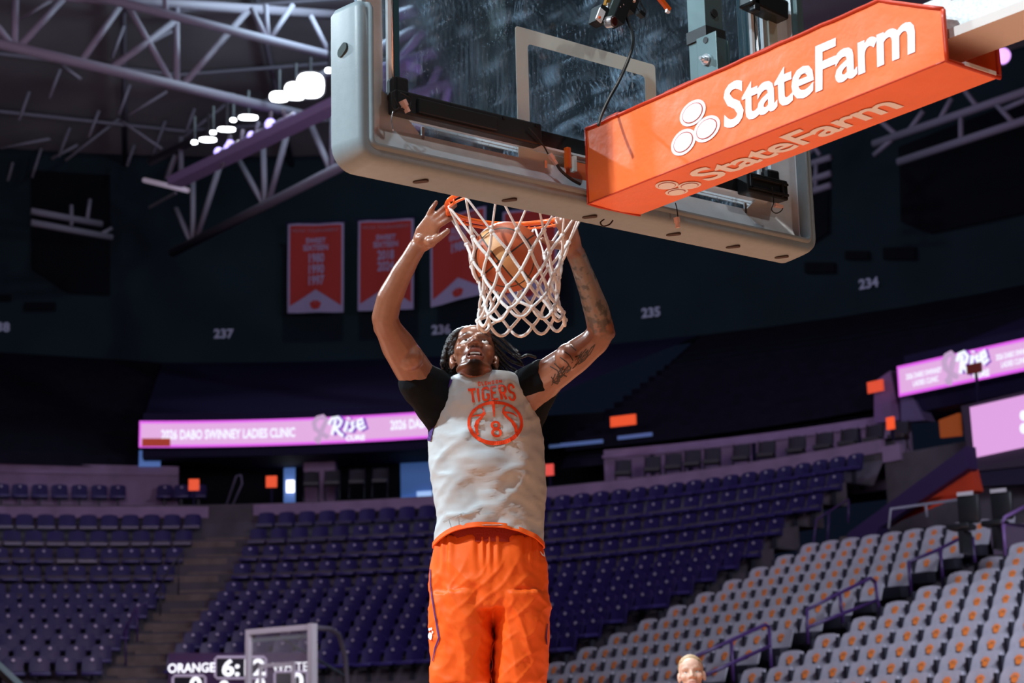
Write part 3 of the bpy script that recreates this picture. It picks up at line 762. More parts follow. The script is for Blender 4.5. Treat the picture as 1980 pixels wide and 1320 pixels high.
def cover_proto():
    e = empty('covered_seat')
    mb = MB(); panel(mb, .462, .31, .022, .12, .465, .12, .010, 5); mb.build('padded_cover', m_cover, e, smooth=40)
    # paw print: one pad, four toes
    pw = MB()
    L_ = lambda u, v: Vector((.110+.12*((v+.155)/.31), u, .62+v))
    def disc(cy_, cz, ry, rz): pw.add([L_(cy_+ry*math.cos(a), cz+rz*math.sin(a)) for a in [2*math.pi*i/10 for i in range(10)]], [tuple(range(10))])
    disc(0, -.016, .052, .040)
    for cy_, cz in ((-.050, .030), (-.020, .054), (.020, .054), (.050, .030)): disc(cy_, cz, .019, .025)
    pw.build('paw_print', m_paw, e)
    MB().box((.03, 0, .36), (.22, .44, .20), Matrix.Rotation(-.05, 3, 'Y'), bev=.02).build('seat_pan', m_seatd, e, smooth=40)
    MB().box((.20, 0, .2), (.08, .06, .4)).build('stand', m_seatd, e)
    MB().box((.18, .265, .41), (.09, .050, .58)).build('gap_shade_panel', m_seatd, e)  # added dark box standing in for shade in the gap between seats
    return e
seatP, coverP = seat_proto(), cover_proto()
placed = {'p': 0, 'c': 0}; hidden = []
def place(proto, P, a, label, group, key):
    if placed[key] == 0:
        proto.location = P; proto.rotation_euler = (0, 0, a); proto['label'] = label; proto['group'] = group; proto['category'] = 'seat'; placed[key] = 1; return proto
    placed[key] += 1; return dup_tree(proto, P, a, label, group)
def covered_by_player(x, y): return 848 < x < 1040 and y > 930
cand = []
for i in range(12):
    o, z = crow(i); py = 1284-(1284-1005)*((z-3.45)/(7.58-3.45))
    tD = bowl_t(bowl_ray(178+(371-178)*i/11, py, o), o); tC = bowl_t(bowl_ray(338+(512-338)*i/11, py, o), o)
    j = 0
    while j < 26:
        P, a = bowl(o, tD+j*.53); x, y, zz = proj(P+Vector((0, 0, z)))
        if x < -900: break
        cand.append((i, z, P, a, 'D', j, x, y)); j += 1
    tE = (23.15-BY); n = int((tC-tE)/.53)
    for j in range(n+1):
        P, a = bowl(o, tC-j*.53); x, y, zz = proj(P+Vector((0, 0, z)))
        cand.append((i, z, P, a, 'C' if x < 950 else 'E', j if x < 950 else n-j, x, y))
vis = []
for c in cand:
    (hidden if covered_by_player(c[6], c[7]) or c[7] > 1325 or c[6] < -25 else vis).append(c)
vis.sort(key=lambda c: (c[1], -c[6])); 
# the nearest 298 in view stand singly, the rest are one mass
vis.sort(key=lambda c: (c[2]-CL).length); rest = vis[298:]; vis = vis[:298]
where = {'D': 'left of the stair aisle', 'C': 'right of the stair aisle', 'E': 'from the aisle beside the grey seats'}
for i, z, P, a, s_, j, x, y in vis:
    place(seatP, P+Vector((0, 0, z-SD)), a, 'purple plastic arena seat, %s row up, %s %s' % (nth(i), nth(j), where[s_]), 'purple seats of the corner stand', 'p')
mbm = MB(); proto_me = [ch for ch in seatP.children]
def seat_into(mb, P, a, slim=False):
    R_ = Matrix.Rotation(a, 3, 'Z'); b = MB()
    panel(b, .43, .44, .05, .20, .36, .10); b.box((.02, 0, .40), (.36, .43, .07))
    mb.add([R_ @ Vector(v)+P for v in b.v], b.f)
for i, z, P, a, s_, j, x, y in rest+hidden: seat_into(mbm, P+Vector((0, 0, z-SD)), a)
so = mbm.build('arena_seats_beyond', m_pur, smooth=40); tag(so, 'mass of purple arena seats high up and behind the jumping player', 'seats', kind='stuff')
# back row on the wheelchair platform, left
for n, px in enumerate((4, 40, 78, 116, 154, 192, 228, 318, 350, 383)):
    B_ = bowl_ray(px, 936, 11.4); q_, a = bowl(11.4, bowl_t(B_, 11.4))
    place(seatP, Vector((B_.x, B_.y, 8.18)), a, 'dark purple arena seat behind the parapet, %s from the left edge of the photo' % nth(n), 'purple seats behind the parapet', 'p')
# grey covered seats: block A (ten wide), block B beyond the handrails
for k in range(-3, 9):
    o, z = srow(k)
    for j in range(10):
        P = Vector((BX+BR+o, 21.52-.53*j, z-SD)); x, y, _ = proj(P+Vector((0, 0, SD)))
        if y > 1345 or x < 1048: continue
        place(coverP, P, 0, 'grey covered seat with orange paw, far block, %s row up, %s from its aisle end' % (nth(k+3), nth(j)), 'grey covered seats beyond the handrails', 'c')
for n, k in enumerate((-3.55, -2.6, -1.62, -.66, .34, 1.28, 2.22, 3.16, 4.12, 5.1)):
    o, z = srow(k)
    for j in range(12):
        P = Vector((BX+BR+o, 15.30-.09*k-.53*j, z-SD)); x, y, _ = proj(P+Vector((0, 0, SD)))
        if x > 2005 or y > 1350: continue
        if n == 9 and j == 0 and False: continue
        place(coverP, P, 0, 'grey covered seat with orange paw, near block, %s row up, %s from the handrails' % (nth(n), nth(j)), 'grey covered seats near the handrails', 'c')
# stairs: one tread per half row
m_step = M('aisle_step', (.15, .115, .10), .85, var=(3, .3))
def stairs(name, rows, fa, fb, label):
    e = empty(name, (0, 0, 0)); tag(e, kind='structure')
    for n, (o, z, ta, tb) in enumerate(rows):
        for h_ in (0, 1):
            oo = o-.55+.38*h_; dz = z-SD+.14*(h_+0)-.12
            A, a = bowl(oo+.19, ta); B, b = bowl(oo+.19, tb); c = (A+B)/2
            MB().box((c.x, c.y, dz), (.42, (A-B).length, .16), Matrix.Rotation((a+b)/2, 3, 'Z')).build('step', m_step, e)
    return e
rows = []
for i in range(12):
    o, z = crow(i); py = 1284-(1284-1005)*((z-3.45)/(7.58-3.45))
    rows.append((o, z, bowl_t(bowl_ray(178+(371-178)*i/11, py, o), o)-.36, bowl_t(bowl_ray(338+(512-338)*i/11, py, o), o)+.36))
stairs('stairs_corner', rows, 0, 0, '')
stairs('stairs_sideline', [(*srow(k), 21.95-BY, 23.0-BY) for k in range(-3, 13)], 0, 0, '')
stairs('stairs_handrail', [(*srow(k), 15.65-BY, 16.4-BY) for k in range(-3, 6)], 0, 0, '')
# ------------------------------------------------------------------ handrails
def rail(pts_list, label, y=None, o=None, r=.030, mat=m_rail, name='handrail', cat='handrail'):
    """polylines through pixels measured on the vertical plane Y=y or bowl offset o"""
    conv = (lambda p: onplane(p[0], p[1], 1, y)) if y is not None else (lambda p: bowl_ray(p[0], p[1], o))
    P0 = conv(pts_list[0][0]); e = empty(name, P0); tag(e, label, cat)
    nm = ['top_bar', 'post', 'post', 'lower_bar', 'post', 'post']
    for n, pl_ in enumerate(pts_list): MB().tube([conv(p) for p in pl_], r, 7).build(nm[min(n, 5)], mat, e, smooth=True)
    return e
rail([[(1338, 1272), (1408, 1240), (1480, 1207), (1487, 1212)], [(1487, 1211), (1493, 1330)], [(1414, 1240), (1418, 1330)], [(1352, 1310), (1490, 1248)]], 'purple metal handrail nearest the floor between the two grey seat blocks', y=16.0)
rail([[(1560, 1178), (1620, 1148), (1683, 1117), (1692, 1124)], [(1692, 1122), (1702, 1195)], [(1624, 1147), (1630, 1205)], [(1562, 1212), (1696, 1160)], [(1560, 1176), (1562, 1245)]], 'middle purple metal handrail between the two grey seat blocks', y=16.0)
rail([[(1757, 1086), (1815, 1062), (1872, 1032), (1882, 1042)], [(1880, 1038), (1888, 1110)], [(1818, 1060), (1824, 1135)], [(1757, 1086), (1762, 1150)]], 'topmost purple metal handrail between the two grey seat blocks', y=16.0)
rail([[(1572, 1062), (1578, 1005), (1640, 965)], [(1600, 1045), (1603, 990)], [(1640, 1010), (1641, 965)]], 'dark purple handrail climbing the aisle above the grey seats', y=22.4, r=.022)
rail([[(437, 978), (457, 920), (466, 918)], [(466, 918), (468, 935), (448, 980)], [(440, 975), (441, 990)]], 'pale steel handrail at the top of the corner stair aisle', o=9.6, r=.025, mat=M('grey_rail', (.10, .085, .14), .5))
rail([[(300, 1150), (330, 1095), (360, 1060)], [(345, 1080), (345, 1150)], [(310, 1130), (310, 1190)]], 'dark handrail in the middle of the corner stair aisle', o=3.2, r=.022, mat=M('dark_rail', (.03, .025, .035), .5))
rail([[(237, 1230), (262, 1175), (285, 1165)], [(265, 1172), (265, 1240)], [(243, 1215), (243, 1290)]], 'dark handrail at the foot of the corner stair aisle', o=1.2, r=.022, mat=m_rail)
rail([[(1718, 1022), (1722, 984), (1862, 964), (1866, 990)], [(1790, 974), (1792, 1000)]], 'pale grey guardrail above the top row of grey seats', y=15.8, r=.025, mat=M('pale_rail2', (.16, .15, .20), .5))
rail([[(1990, 1018), (1938, 1012), (1942, 1000), (1990, 975)], [(1940, 1012), (1944, 1075)]], 'purple guardrail beside the top of the near seat block at frame edge', y=13.6, r=.03, mat=M('lilac_rail', (.14, .07, .22), .5))
# ------------------------------------------------------------------ folding chairs on the platform
m_fc = M('black_chair', (.010, .010, .014), .5); m_fc2 = M('chair_vinyl', (.012, .011, .016), .5)
def chair_proto():
    e = empty('folding_chair')
    mb = MB()
    for s_ in (-1, 1): mb.tube([(-.22, s_*.21, 0), (.02, s_*.21, .45), (.16, s_*.20, .86)], .016, 6); mb.tube([(.26, s_*.19, 0), (-.16, s_*.19, .45)], .014, 6)
    mb.build('frame', m_fc, e)
    MB().box((-.05, 0, .45), (.42, .42, .10), bev=.015).build('seat', m_fc2, e)
    panel(MB(), .44, .34, .03, .085, .52, .09).build('backrest', m_fc, e, smooth=40)
    return e
fcP = chair_proto(); first = True
for n, (px, py) in enumerate(((1205, 917), (1262, 910), (1302, 905), (1339, 899), (1377, 895), (1433, 888), (1482, 882), (1540, 873), (1593, 866), (1641, 859), (1690, 852), (1738, 846), (602, 938), (642, 936), (690, 934), (735, 932))):
    B_ = bowl_ray(px, py, 10.9); q_, a = bowl(10.9, bowl_t(B_, 10.9)); L_ = (Vector((B_.x, B_.y, B_.z-.44)), a+.38 if n < 12 else a+.15)
    lab = ('black folding chair against the purple wall, %s from its left end' % nth(n)) if n < 12 else ('black folding chair under the lit ribbon, %s right of the purple pillar' % nth(n-12))
    grp = 'folding chairs along the purple wall' if n < 12 else 'folding chairs in the concourse opening'
    if first: fcP.location, fcP.rotation_euler = L_[0], (0, 0, L_[1]); tag(fcP, lab, 'chair', grp); first = False
    else: dup_tree(fcP, L_[0], L_[1], lab, grp)
# ------------------------------------------------------------------ section signs
def sign(px, py, w_, h, o, col, em, label, ang=0, pole=True, txt=None, name='section_sign'):
    B_ = bowl_ray(px, py, o); q_, a = bowl(o, bowl_t(B_, o)); dp = (B_-CL).dot(FW); W_, H_ = w_*dp/FPX, h*dp/FPX
    e = empty(name, B_); tag(e, label, 'sign')
    R_ = Matrix.Rotation(a, 3, 'Z')
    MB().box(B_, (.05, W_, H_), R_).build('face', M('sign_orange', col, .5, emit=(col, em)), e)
    if pole: MB().box(B_+R_ @ Vector((.05, 0, -H_/2-.35)), (.05, .05, .8+H_), R_).build('post', m_navy, e)
    if txt:
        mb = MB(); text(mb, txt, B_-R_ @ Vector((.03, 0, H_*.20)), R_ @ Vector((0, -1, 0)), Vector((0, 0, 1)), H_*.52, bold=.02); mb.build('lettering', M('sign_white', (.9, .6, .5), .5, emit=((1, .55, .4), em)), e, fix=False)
    return e
OR_ = (.80, .085, .022)
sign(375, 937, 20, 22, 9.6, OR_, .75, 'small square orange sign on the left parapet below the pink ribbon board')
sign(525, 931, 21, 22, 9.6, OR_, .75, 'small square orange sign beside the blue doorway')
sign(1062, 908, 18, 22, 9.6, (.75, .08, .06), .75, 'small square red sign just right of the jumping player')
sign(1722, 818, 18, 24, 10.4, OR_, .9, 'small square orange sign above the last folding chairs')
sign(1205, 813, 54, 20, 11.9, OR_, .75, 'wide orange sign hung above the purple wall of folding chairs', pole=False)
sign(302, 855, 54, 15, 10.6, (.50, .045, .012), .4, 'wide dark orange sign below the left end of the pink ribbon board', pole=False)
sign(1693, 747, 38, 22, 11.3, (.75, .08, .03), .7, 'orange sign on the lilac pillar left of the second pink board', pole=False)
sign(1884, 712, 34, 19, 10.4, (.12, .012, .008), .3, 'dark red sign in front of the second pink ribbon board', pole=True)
# ------------------------------------------------------------------ LED ribbon boards
m_led = M('led_pink', (.05, .03, .05), .5, emit=((.75, .41, .74), 1.0)); m_ledm = M('led_magenta', (.05, .02, .05), .5, emit=((.78, .12, .86), 1.0))
m_ledw = M('led_white', (.05, .05, .05), .5, emit=((.86, .90, 1), 1.1)); m_ledl = M('led_lilac', (.05, .05, .05), .5, emit=((.58, .38, .62), .9)); m_ledp = M('led_purple', (.05, .02, .05), .5, emit=((.18, .03, .45), 1))
def ribbon(px0, px1, pyt0, pyb0, o, label, zt_, zb_, items):
    q0 = bowl_t(bowl_ray(px0, 830, o), o); q1 = bowl_t(bowl_ray(px1, 830, o), o)
    P0, _ = bowl(o, (q0+q1)/2); e = empty('led_ribbon_board', P0+Vector((0, 0, zb_))); tag(e, label, 'display')
    def pos(t, z, lift=0): P, a = bowl(o-lift, t); return Vector((P.x, P.y, z))
    def strip_(ta, tb, za, zb2, lift, mat, name):
        rows = [[pos(ta+(tb-ta)*i/16, za, lift), pos(ta+(tb-ta)*i/16, zb2, lift)] for i in range(17)]; MB().grid(rows).build(name, mat, e)
    rows = [[pos(q0+(q1-q0)*i/20, z, l_) for z, l_ in ((zb_-.03, 0), (zb_-.03, .09), (zt_+.03, .09), (zt_+.03, 0))] for i in range(21)]
    MB().grid(rows).build('housing', m_navy, e)
    strip_(q0, q1, zb_, zt_, .10, m_ledm, 'border_glow'); h = zt_-zb_
    strip_(q0-.06, q1, zb_+h*.10, zt_-h*.10, .11, m_led, 'screen')
    def tpx(px): return bowl_t(bowl_ray(px, 830, o-.12), o-.12)
    for it in items: it(e, pos, tpx, zb_, h)
    return e
def led_text(s_, pxa, pxb, y0, hh, mat=None, bold=.03, shear=0):
    def f(e, pos, tpx, zb_, h):
        ta, tb = tpx(pxa), tpx(pxb); vs, fs = glyphs(s_, 1, bold, shear, 1, 1, 'LEFT'); xs = [v[0] for v in vs]; mn, mx = min(xs), max(xs)
        MB().add([pos(ta+(tb-ta)*(x-mn)/(mx-mn), zb_+h*(y0+y*hh/.7), .125) for x, y in vs], fs).build('lettering', mat or m_ledw, e, fix=False)
    return f
def led_tubes(lines, pxa, pxb, r, mat, name='logo', lift=.20):
    def f(e, pos, tpx, zb_, h):
        ta, tb = tpx(pxa), tpx(pxb); mb = MB()
        for ln_ in lines: mb.tube([pos(ta+(tb-ta)*x, zb_+h*y, lift) for x, y in ln_], r*h, 8)
        mb.build(name, mat, e, smooth=True)
    return f
loopc = [(.28, .02), (.60, .55), (.86, .86), (.62, 1.0), (.30, .95), (.08, .78), (.16, .55), (.55, .36), (.95, .22)]
tail = [[(.28, .02), (.45, .30)], [(.16, .20), (.45, .10)]]
R1 = [(.10, .30), (.20, .86)]; R2 = [(.02, .70), (.10, .92), (.26, .95), (.36, .80), (.30, .62), (.16, .56)]; R3 = [(.18, .56), (.30, .35), (.40, .24)]
I1 = [(.44, .40), (.52, .78)]; I2 = [(.54, .88), (.55, .92)]; S1 = [(.70, .74), (.62, .70), (.68, .56), (.62, .42), (.54, .44)]; E1 = [(.78, .60), (.94, .68), (.90, .84), (.80, .78), (.78, .58), (.86, .46), (1.0, .56)]
cl_ = led_text('CURE', 668, 706, .08, .18, bold=.05)
ribbon(277, 1040, 810, 862, 10.8, 'long pink lit ribbon board with white lettering under the upper deck', 10.58, 9.84,
       [led_text('2026 DABO SWINNEY LADIES CLINIC', 312, 571, .31, .34), led_tubes([loopc]+tail, 610, 642, .095, m_ledl, 'ribbon_emblem'), led_tubes([R1, R2, R3, I1, I2, S1, E1], 640, 712, .085, m_ledp, 'logo_outline', .128), led_tubes([R1, R2, R3, I1, I2, S1, E1], 640, 712, .06, m_ledw), cl_, led_text('2026 DABO SWINNEY LADIES CLINIC', 755, 1014, .40, .34)])
ribbon(1748, 2100, 706, 761, 11.2, 'second pink lit ribbon board above the video screen at frame edge', 10.06, 9.33,
       [led_text('2026 DABO SWINNEY', 1759, 1830, .50, .17), led_text('LADIES CLINIC', 1772, 1822, .24, .17), led_tubes([loopc]+tail, 1838, 1864, .095, m_ledl, 'ribbon_emblem'), led_tubes([R1, R2, R3, I1, I2, S1, E1], 1864, 1926, .085, m_ledp, 'logo_outline', .128), led_tubes([R1, R2, R3, I1, I2, S1, E1], 1864, 1926, .06, m_ledw), led_text('CURE', 1890, 1922, .08, .2, bold=.05), led_text('2026 DABO SWINNEY', 1937, 2010, .50, .17), led_text('LADIES CLINIC', 1946, 1998, .24, .17)])
# video screen
def quad(name, pts, o, mat, th, par=None):
    P = [bowl_ray(x, y, o) for x, y in pts]; n = Vector((P[0].x-BX, 0, 0)); n = Vector((1, 0, 0)); return MB().prism(P, (0, 0, 0), n*th).build(name, mat, par)
B_ = bowl_ray(1920, 820, 8.6); e = empty('video_screen', B_); tag(e, 'large pink video screen in a dark frame under the second ribbon board', 'display')
m_scr = M('screen_pink', (.05, .03, .05), .4, emit=((.74, .36, .76), 1.0)); m_frame = M('dark_purple_frame', (.05, .035, .065), .6)
quad('frame', [(1858, 785), (2100, 728), (2100, 888), (1875, 912)], 8.62, m_frame, .5, e); quad('screen', [(1875, 787), (2100, 736), (2100, 838), (1884, 884)], 8.55, m_scr, .05, e)
quad('lower_fascia', [(1877, 913), (2100, 880), (2100, 930), (1883, 940)], 8.7, M('screen_base', (.02, .016, .05), .6), .4, e)
mb = MB(); mb.ell(bowl_ray(1979, 803, 8.5), (.05, .09, .11), n=10, m=8); mb.ell(bowl_ray(1979, 828, 8.5), (.05, .09, .11), n=10, m=8); mb.build('screen_figure', m_ledw, e)
# red vomitory wall, its dark purple kerb, the lilac pillar by the signs
def slab(name, pts, o, mat, th=.25, kind='structure'):
    P = [bowl_ray(x, y, o) for x, y in pts]; ob_ = MB().prism(P, (0, 0, 0), (th, 0, 0)).build(name, mat)
    if kind: tag(ob_, kind=kind)
    return ob_
m_red = M('red_orange_wall', (.62, .050, .012), .7, var=(1.5, .15))
slab('wall_vomitory', [(1690, 1028), (1876, 905), (1886, 948), (1862, 962), (1768, 968), (1720, 1010)], 6.3, m_red)
slab('trim_7', [(1630, 1060), (1640, 1030), (1868, 862), (1872, 905), (1700, 1020), (1690, 1040)], 6.1, M('dark_purple_kerb', (.035, .018, .085), .5), .3)
slab('pillar', [(1690, 738), (1722, 716), (1738, 800), (1738, 812), (1690, 818)], 11.6, M('lilac_pillar', (.18, .10, .24), .6), .4)
slab('pillar', [(1740, 738), (1762, 762), (1788, 812), (1742, 815)], 11.5, M('lilac_panel', (.12, .09, .20), .6), .4)
slab('wall_doorway', [(1815, 812), (1853, 798), (1856, 842), (1818, 846)], 12.0, M('warm_doorway', (.4, .12, .03), .6, emit=((.38, .06, .008), .32)), .1)
pl_ = slab('ledge', [(1768, 1050), (1920, 1018), (1985, 1010), (1985, 1110), (1925, 1085), (1915, 1040), (1775, 1063)], 4.6, M('lilac_concrete', (.16, .11, .18), .8), .3)
# black padded chairs at the top of the near block
m_bc = M('black_leather', (.012, .013, .016), .35); m_tag = M('pale_headrest', (.45, .42, .45), .5)
for n, (px, py, sc) in enumerate(((1872, 962, 1), (1936, 956, 1))):
    B_ = onplane(px, py, 1, 14.2); e = empty('padded_chair', B_-Vector((0, 0, .9))); tag(e, 'black padded chair above the grey seats, %s from the red wall' % nth(n), 'chair', 'black padded chairs')
    R_ = Matrix.Rotation(.3, 3, 'Z')
    MB().box(B_+Vector((0, 0, -.18)), (.10, .36, .46), R_, bev=.04).build('backrest', m_bc, e, smooth=40); MB().box(B_+Vector((-.22, 0, -.48)), (.36, .36, .10), R_, bev=.03).build('seat', m_bc, e, smooth=40)
    MB().box(B_+Vector((-.07, 0, .06)), (.03, .26, .06), R_).build('headrest_strip', m_tag, e); MB().box(B_+Vector((-.15, 0, -.72)), (.4, .08, .36), R_).build('stand', m_bc, e)
# section numbers and banners on the upper wall
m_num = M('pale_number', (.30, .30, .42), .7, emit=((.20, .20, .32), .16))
def wall_fn(px, py, o):
    B_ = bowl_ray(px, py, o); q_, a = bowl(o, bowl_t(B_, o)); R_ = Matrix.Rotation(a, 3, 'Z'); return B_, R_ @ Vector((0, -1, 0)), Vector((0, 0, 1)), R_ @ Vector((-1, 0, 0))
for s_, px, py in (('238', -1, 640), ('237', 432, 653), ('236', 853, 645), ('235', 1259, 612), ('234', 1680, 556)):
    B_, ex, ey, nn = wall_fn(px, py, 25.85); mb = MB(); text(mb, s_, B_, ex, ey, .46, bold=.035, wide=1.0); ob_ = mb.build('section_number', m_num, fix=False); tag(ob_, {'238': 'pale wall number cut by the left edge, reading 238', '237': 'pale wall number 237 below and left of the red banners', '236': 'pale wall number 236 just above the dreadlocked head', '235': 'pale wall number 235 right of the tattooed arm', '234': 'pale wall number 234 under the dark wall vents'}[s_], 'sign', 'section numbers on the upper wall')
m_ban = M('banner_red', (.42, .022, .016), .8, var=(30, .12)); m_banw = M('banner_white', (.34, .26, .42), .8); m_bant = M('banner_text', (.32, .12, .16), .8)
def banner(p, lines, head, label, o=24.2):
    (x0, y0), (x1, y1), (x2, y2), (x3, y3) = p
    TL, TR, BR_, BL = [bowl_ray(x, y, o) for x, y in p]; c = (TL+TR)/2
    e = empty('championship_banner', c); tag(e, label, 'banner', 'red championship banners')
    nrm = (TR-TL).cross(BL-TL).normalized(); 
    if nrm.dot(CL-TL) < 0: nrm = -nrm
    def F(u, v, l_=0): return (TL.lerp(TR, u)).lerp(BL.lerp(BR_, u), v)+nrm*(l_+.04*math.sin(u*9+v*3))
    def sheet(poly, l_, name, mat): MB().prism([F(u, v, l_) for u, v in poly], (0, 0, 0), -nrm*.02).build(name, mat, e)
    MB().grid([[F(i/10, j/8) for i in range(11)] for j in range(9)]).build('cloth', m_banw, e)
    MB().grid([[F(.04+.92*i/10, .025+(.90-.18*(1-abs(1-2*i/10)))*j/8+0, .015) for i in range(11)] for j in range(9)]).build('red_field', m_ban, e)
    W_ = (TR-TL).length; H_ = (BL-TL).length; ex = (TR-TL).normalized(); ey = (TL-BL).normalized()
    def tx(s_, v, size, mat, bold=.03, wide=1):
        mb = MB(); vs, fs = glyphs(s_, 1, bold); mb.add([F(.5+x*size*wide/W_, v-y*size/H_, .03) for x, y in vs], fs); mb.build('lettering', mat, e, fix=False)
    if head: tx(head, .10, .17, m_bant, .02, 1.0)
    v = .225
    for s_, size in lines: tx(s_, v, size, m_banw, .035, .85 if size < .38 else .66); v += .080 if s_ != lines[1][0] else .135; v += .045 if size > .38 else 0
    pz = MB()
    for du, dv, ru, rv in ((0, .010, .085, .030), (-.075, -.020, .030, .020), (-.03, -.038, .03, .022), (.03, -.038, .03, .022), (.075, -.02, .03, .02)):
        pz.add([F(.5+du+ru*math.cos(a), .925+dv+rv*math.sin(a), .035) for a in [2*math.pi*i/12 for i in range(12)]], [tuple(range(12))])
    pz.build('paw_print', m_ban, e, fix=False)
    MB().tube([TL+nrm*.02-ex*.1+ey*.03, TR+nrm*.02+ex*.1+ey*.03], .04, 8).build('hanging_rod', m_navy, e)
banner([(557, 433), (665, 430), (664, 603), (556, 605)], [('SWEET', .27), ('SIXTEEN', .28), ('1980', .46), ('1990', .46), ('1997', .46)], 'NCAA TOURNAMENT', 'leftmost red banner listing three years, white pointed hem')
banner([(693, 427), (800, 422), (799, 597), (692, 601)], [('SWEET', .27), ('SIXTEEN', .28), ('2018', .46), ('2024', .46)], 'NCAA TOURNAMENT', 'red banner listing two years, partly behind the raised forearm')
banner([(832, 424), (940, 398), (938, 566), (833, 594)], [('ELITE', .27), ('EIGHT', .28), ('1980', .46)], 'NCAA TOURNAMENT', 'red banner with one year just left of the net')
banner([(972, 410), (1078, 396), (1076, 574), (971, 588)], [], '', 'red banner mostly behind the ball and net')
# ------------------------------------------------------------------ practice basket and scoreboard at floor level
m_wf = M('white_steel', (.90, .88, .92), .4)
dq = 36.0
pb = empty('practice_basket', Vector((*at(545, 1260, dq).xy, 0))); tag(pb, 'white framed glass practice basket standing before the purple corner seats', 'basket')
TLp, TRp = at(481, 1222, dq+.5), at(604, 1206, dq-.5); TRp.z = TLp.z; Hh = 1.9
ex = (TRp-TLp).normalized(); dn = Vector((0, 0, -1)); fy = ex.cross(Vector((0, 0, 1))).normalized()
if fy.dot(CL-TLp) < 0: fy = -fy
def PB(u, v, l_=0): return TLp+ex*u+dn*v+fy*l_
Wp = (TRp-TLp).length
mb = MB(); mb.bar(PB(-.05, 0), PB(Wp+.05, 0), .10, .09, up=fy).bar(PB(0, 0), PB(0, 1.5), .09, .10, up=fy).bar(PB(Wp, -.06), PB(Wp, 1.5), .12, .14, up=fy).bar(PB(0, 1.5), PB(Wp, 1.5), .1, .1, up=fy); mb.build('board_frame', m_wf, pb)
MB().bar(PB(.06, .16, -.05), PB(Wp-.1, .16, -.05), .06, .05, up=fy).build('rear_bar', M('pale_teal_steel', (.20, .26, .28), .4), pb)
mb = MB(); u0, u1 = .34, Wp-.48
mb.bar(PB(u0, .66, .02), PB(u1, .66, .02), .07, .02, up=fy).bar(PB(u0, .62, .02), PB(u0, 1.4, .02), .07, .02, up=fy).bar(PB(u1, .62, .02), PB(u1, 1.4, .02), .09, .02, up=fy); mb.build('target_rectangle', m_wf, pb)
gp = M('practice_glass', (1, 1, 1), .05); nt_, nn_, lk_, bs_ = nodes(gp); bs_.inputs['Transmission Weight'].default_value = 0; bs_.inputs['Alpha'].default_value = .10
MB().prism([PB(.05, .05), PB(Wp-.05, .05), PB(Wp-.05, 1.45), PB(.05, 1.45)], (0, 0, 0), -fy*.02).build('glass', gp, pb)
MB().tube([PB(Wp*.5, .18, -.1), at(665, 1305, dq+1.2)], .03, 8).build('brace', M('dark_teal_steel', (.06, .08, .10), .4), pb)
MB().tube([at(606, 1213, dq+.2), at(640, 1216, dq+.8), at(655, 1226, dq+1.1), at(668, 1270, dq+1.4), at(672, 1330, dq+1.5), Vector((*at(672, 1330, dq+1.5).xy, 0))], .05, 8).build('gooseneck', M('grey_steel', (.13, .12, .15), .5), pb, smooth=True)
MB().box(Vector((*at(672, 1330, dq+1.5).xy, .15)), (1.2, 1.6, .3), Matrix.Rotation(.6, 3, 'Z'), bev=.05).build('base', m_navy, pb)
# scoreboard panel
ds = 38.3
s0, s1 = at(326, 1262, ds), at(606, 1262, ds); exs = (s1-s0); exs.z = 0; Ws = exs.length; exs.normalize(); fys = exs.cross(Vector((0, 0, 1))); fys = fys if fys.dot(CL-s0) > 0 else -fys
sb = empty('scoreboard', Vector((*((s0+s1)/2).xy, 0))); tag(sb, 'purple electronic scoreboard with white lit digits behind the practice basket', 'scoreboard')
m_sbp = M('scoreboard_purple', (.045, .010, .075), .5); m_sbk = M('scoreboard_black', (.005, .006, .015), .4); m_sbf = M('scoreboard_outline', (.42, .36, .48), .5, emit=((.34, .28, .40), .5)); m_lit = M('lit_digits', (.9, .9, 1), .5, emit=((.95, .97, 1), 1.15))
def S(px, py, l_=0):
    d = ray(px, py); t = (s0+fys*l_-CL).dot(fys)/d.dot(fys); return CL+d*t
MB().prism([S(326, 1262), S(606, 1262), Vector((*S(606, 1262).xy, .6)), Vector((*S(326, 1262).xy, .6))], (0, 0, 0), -fys*.2).build('panel', m_sbp, sb)
for s_ in (350, 585): 
    p = S(s_, 1300, -.1); MB().box((p.x, p.y, .3), (.12, .12, .6)).build('leg', m_sbk, sb)
def sbox(x0, y0_, x1, y1_):
    pts = [(x0+4, y0_), (x1-4, y0_), (x1, y0_+4), (x1, y1_-4), (x1-4, y1_), (x0+4, y1_), (x0, y1_-4), (x0, y0_+4)]
    f = MB().tube([S(x, y, .05) for x, y in pts], .028, 6, closed=True).build('digit_frame', m_sbf, sb)
    MB().prism([S(x, y, .03) for x, y in pts], (0, 0, 0), -fys*.02).build('digit_window', m_sbk, f)
sbox(416, 1270, 514, 1311); sbox(334, 1306, 397, 1350); sbox(531, 1298, 594, 1350)
def stext(s_, px, py, hpx, wide=1, bold=.05):
    o_ = S(px, py, .08); k = (o_-CL).dot(FW)/FPX; mb = MB(); text(mb, s_, o_, exs, (0, 0, 1), hpx*k/.70, bold=bold, wide=wide); mb.build('lit_lettering', m_lit, sb, fix=False)
stext('ORANGE', 370, 1299, 17, .92, .02); stext('WHITE', 561, 1297, 17, .92, .0); stext('6:12', 471, 1305, 30, 1.15, .03); stext('0', 378, 1339, 30, 1.1, .03); stext('0', 575, 1331, 30, 1.1, .03); stext('0', 433, 1342, 26, 1.1, .03); stext('0', 503, 1337, 26, 1.1, .03)
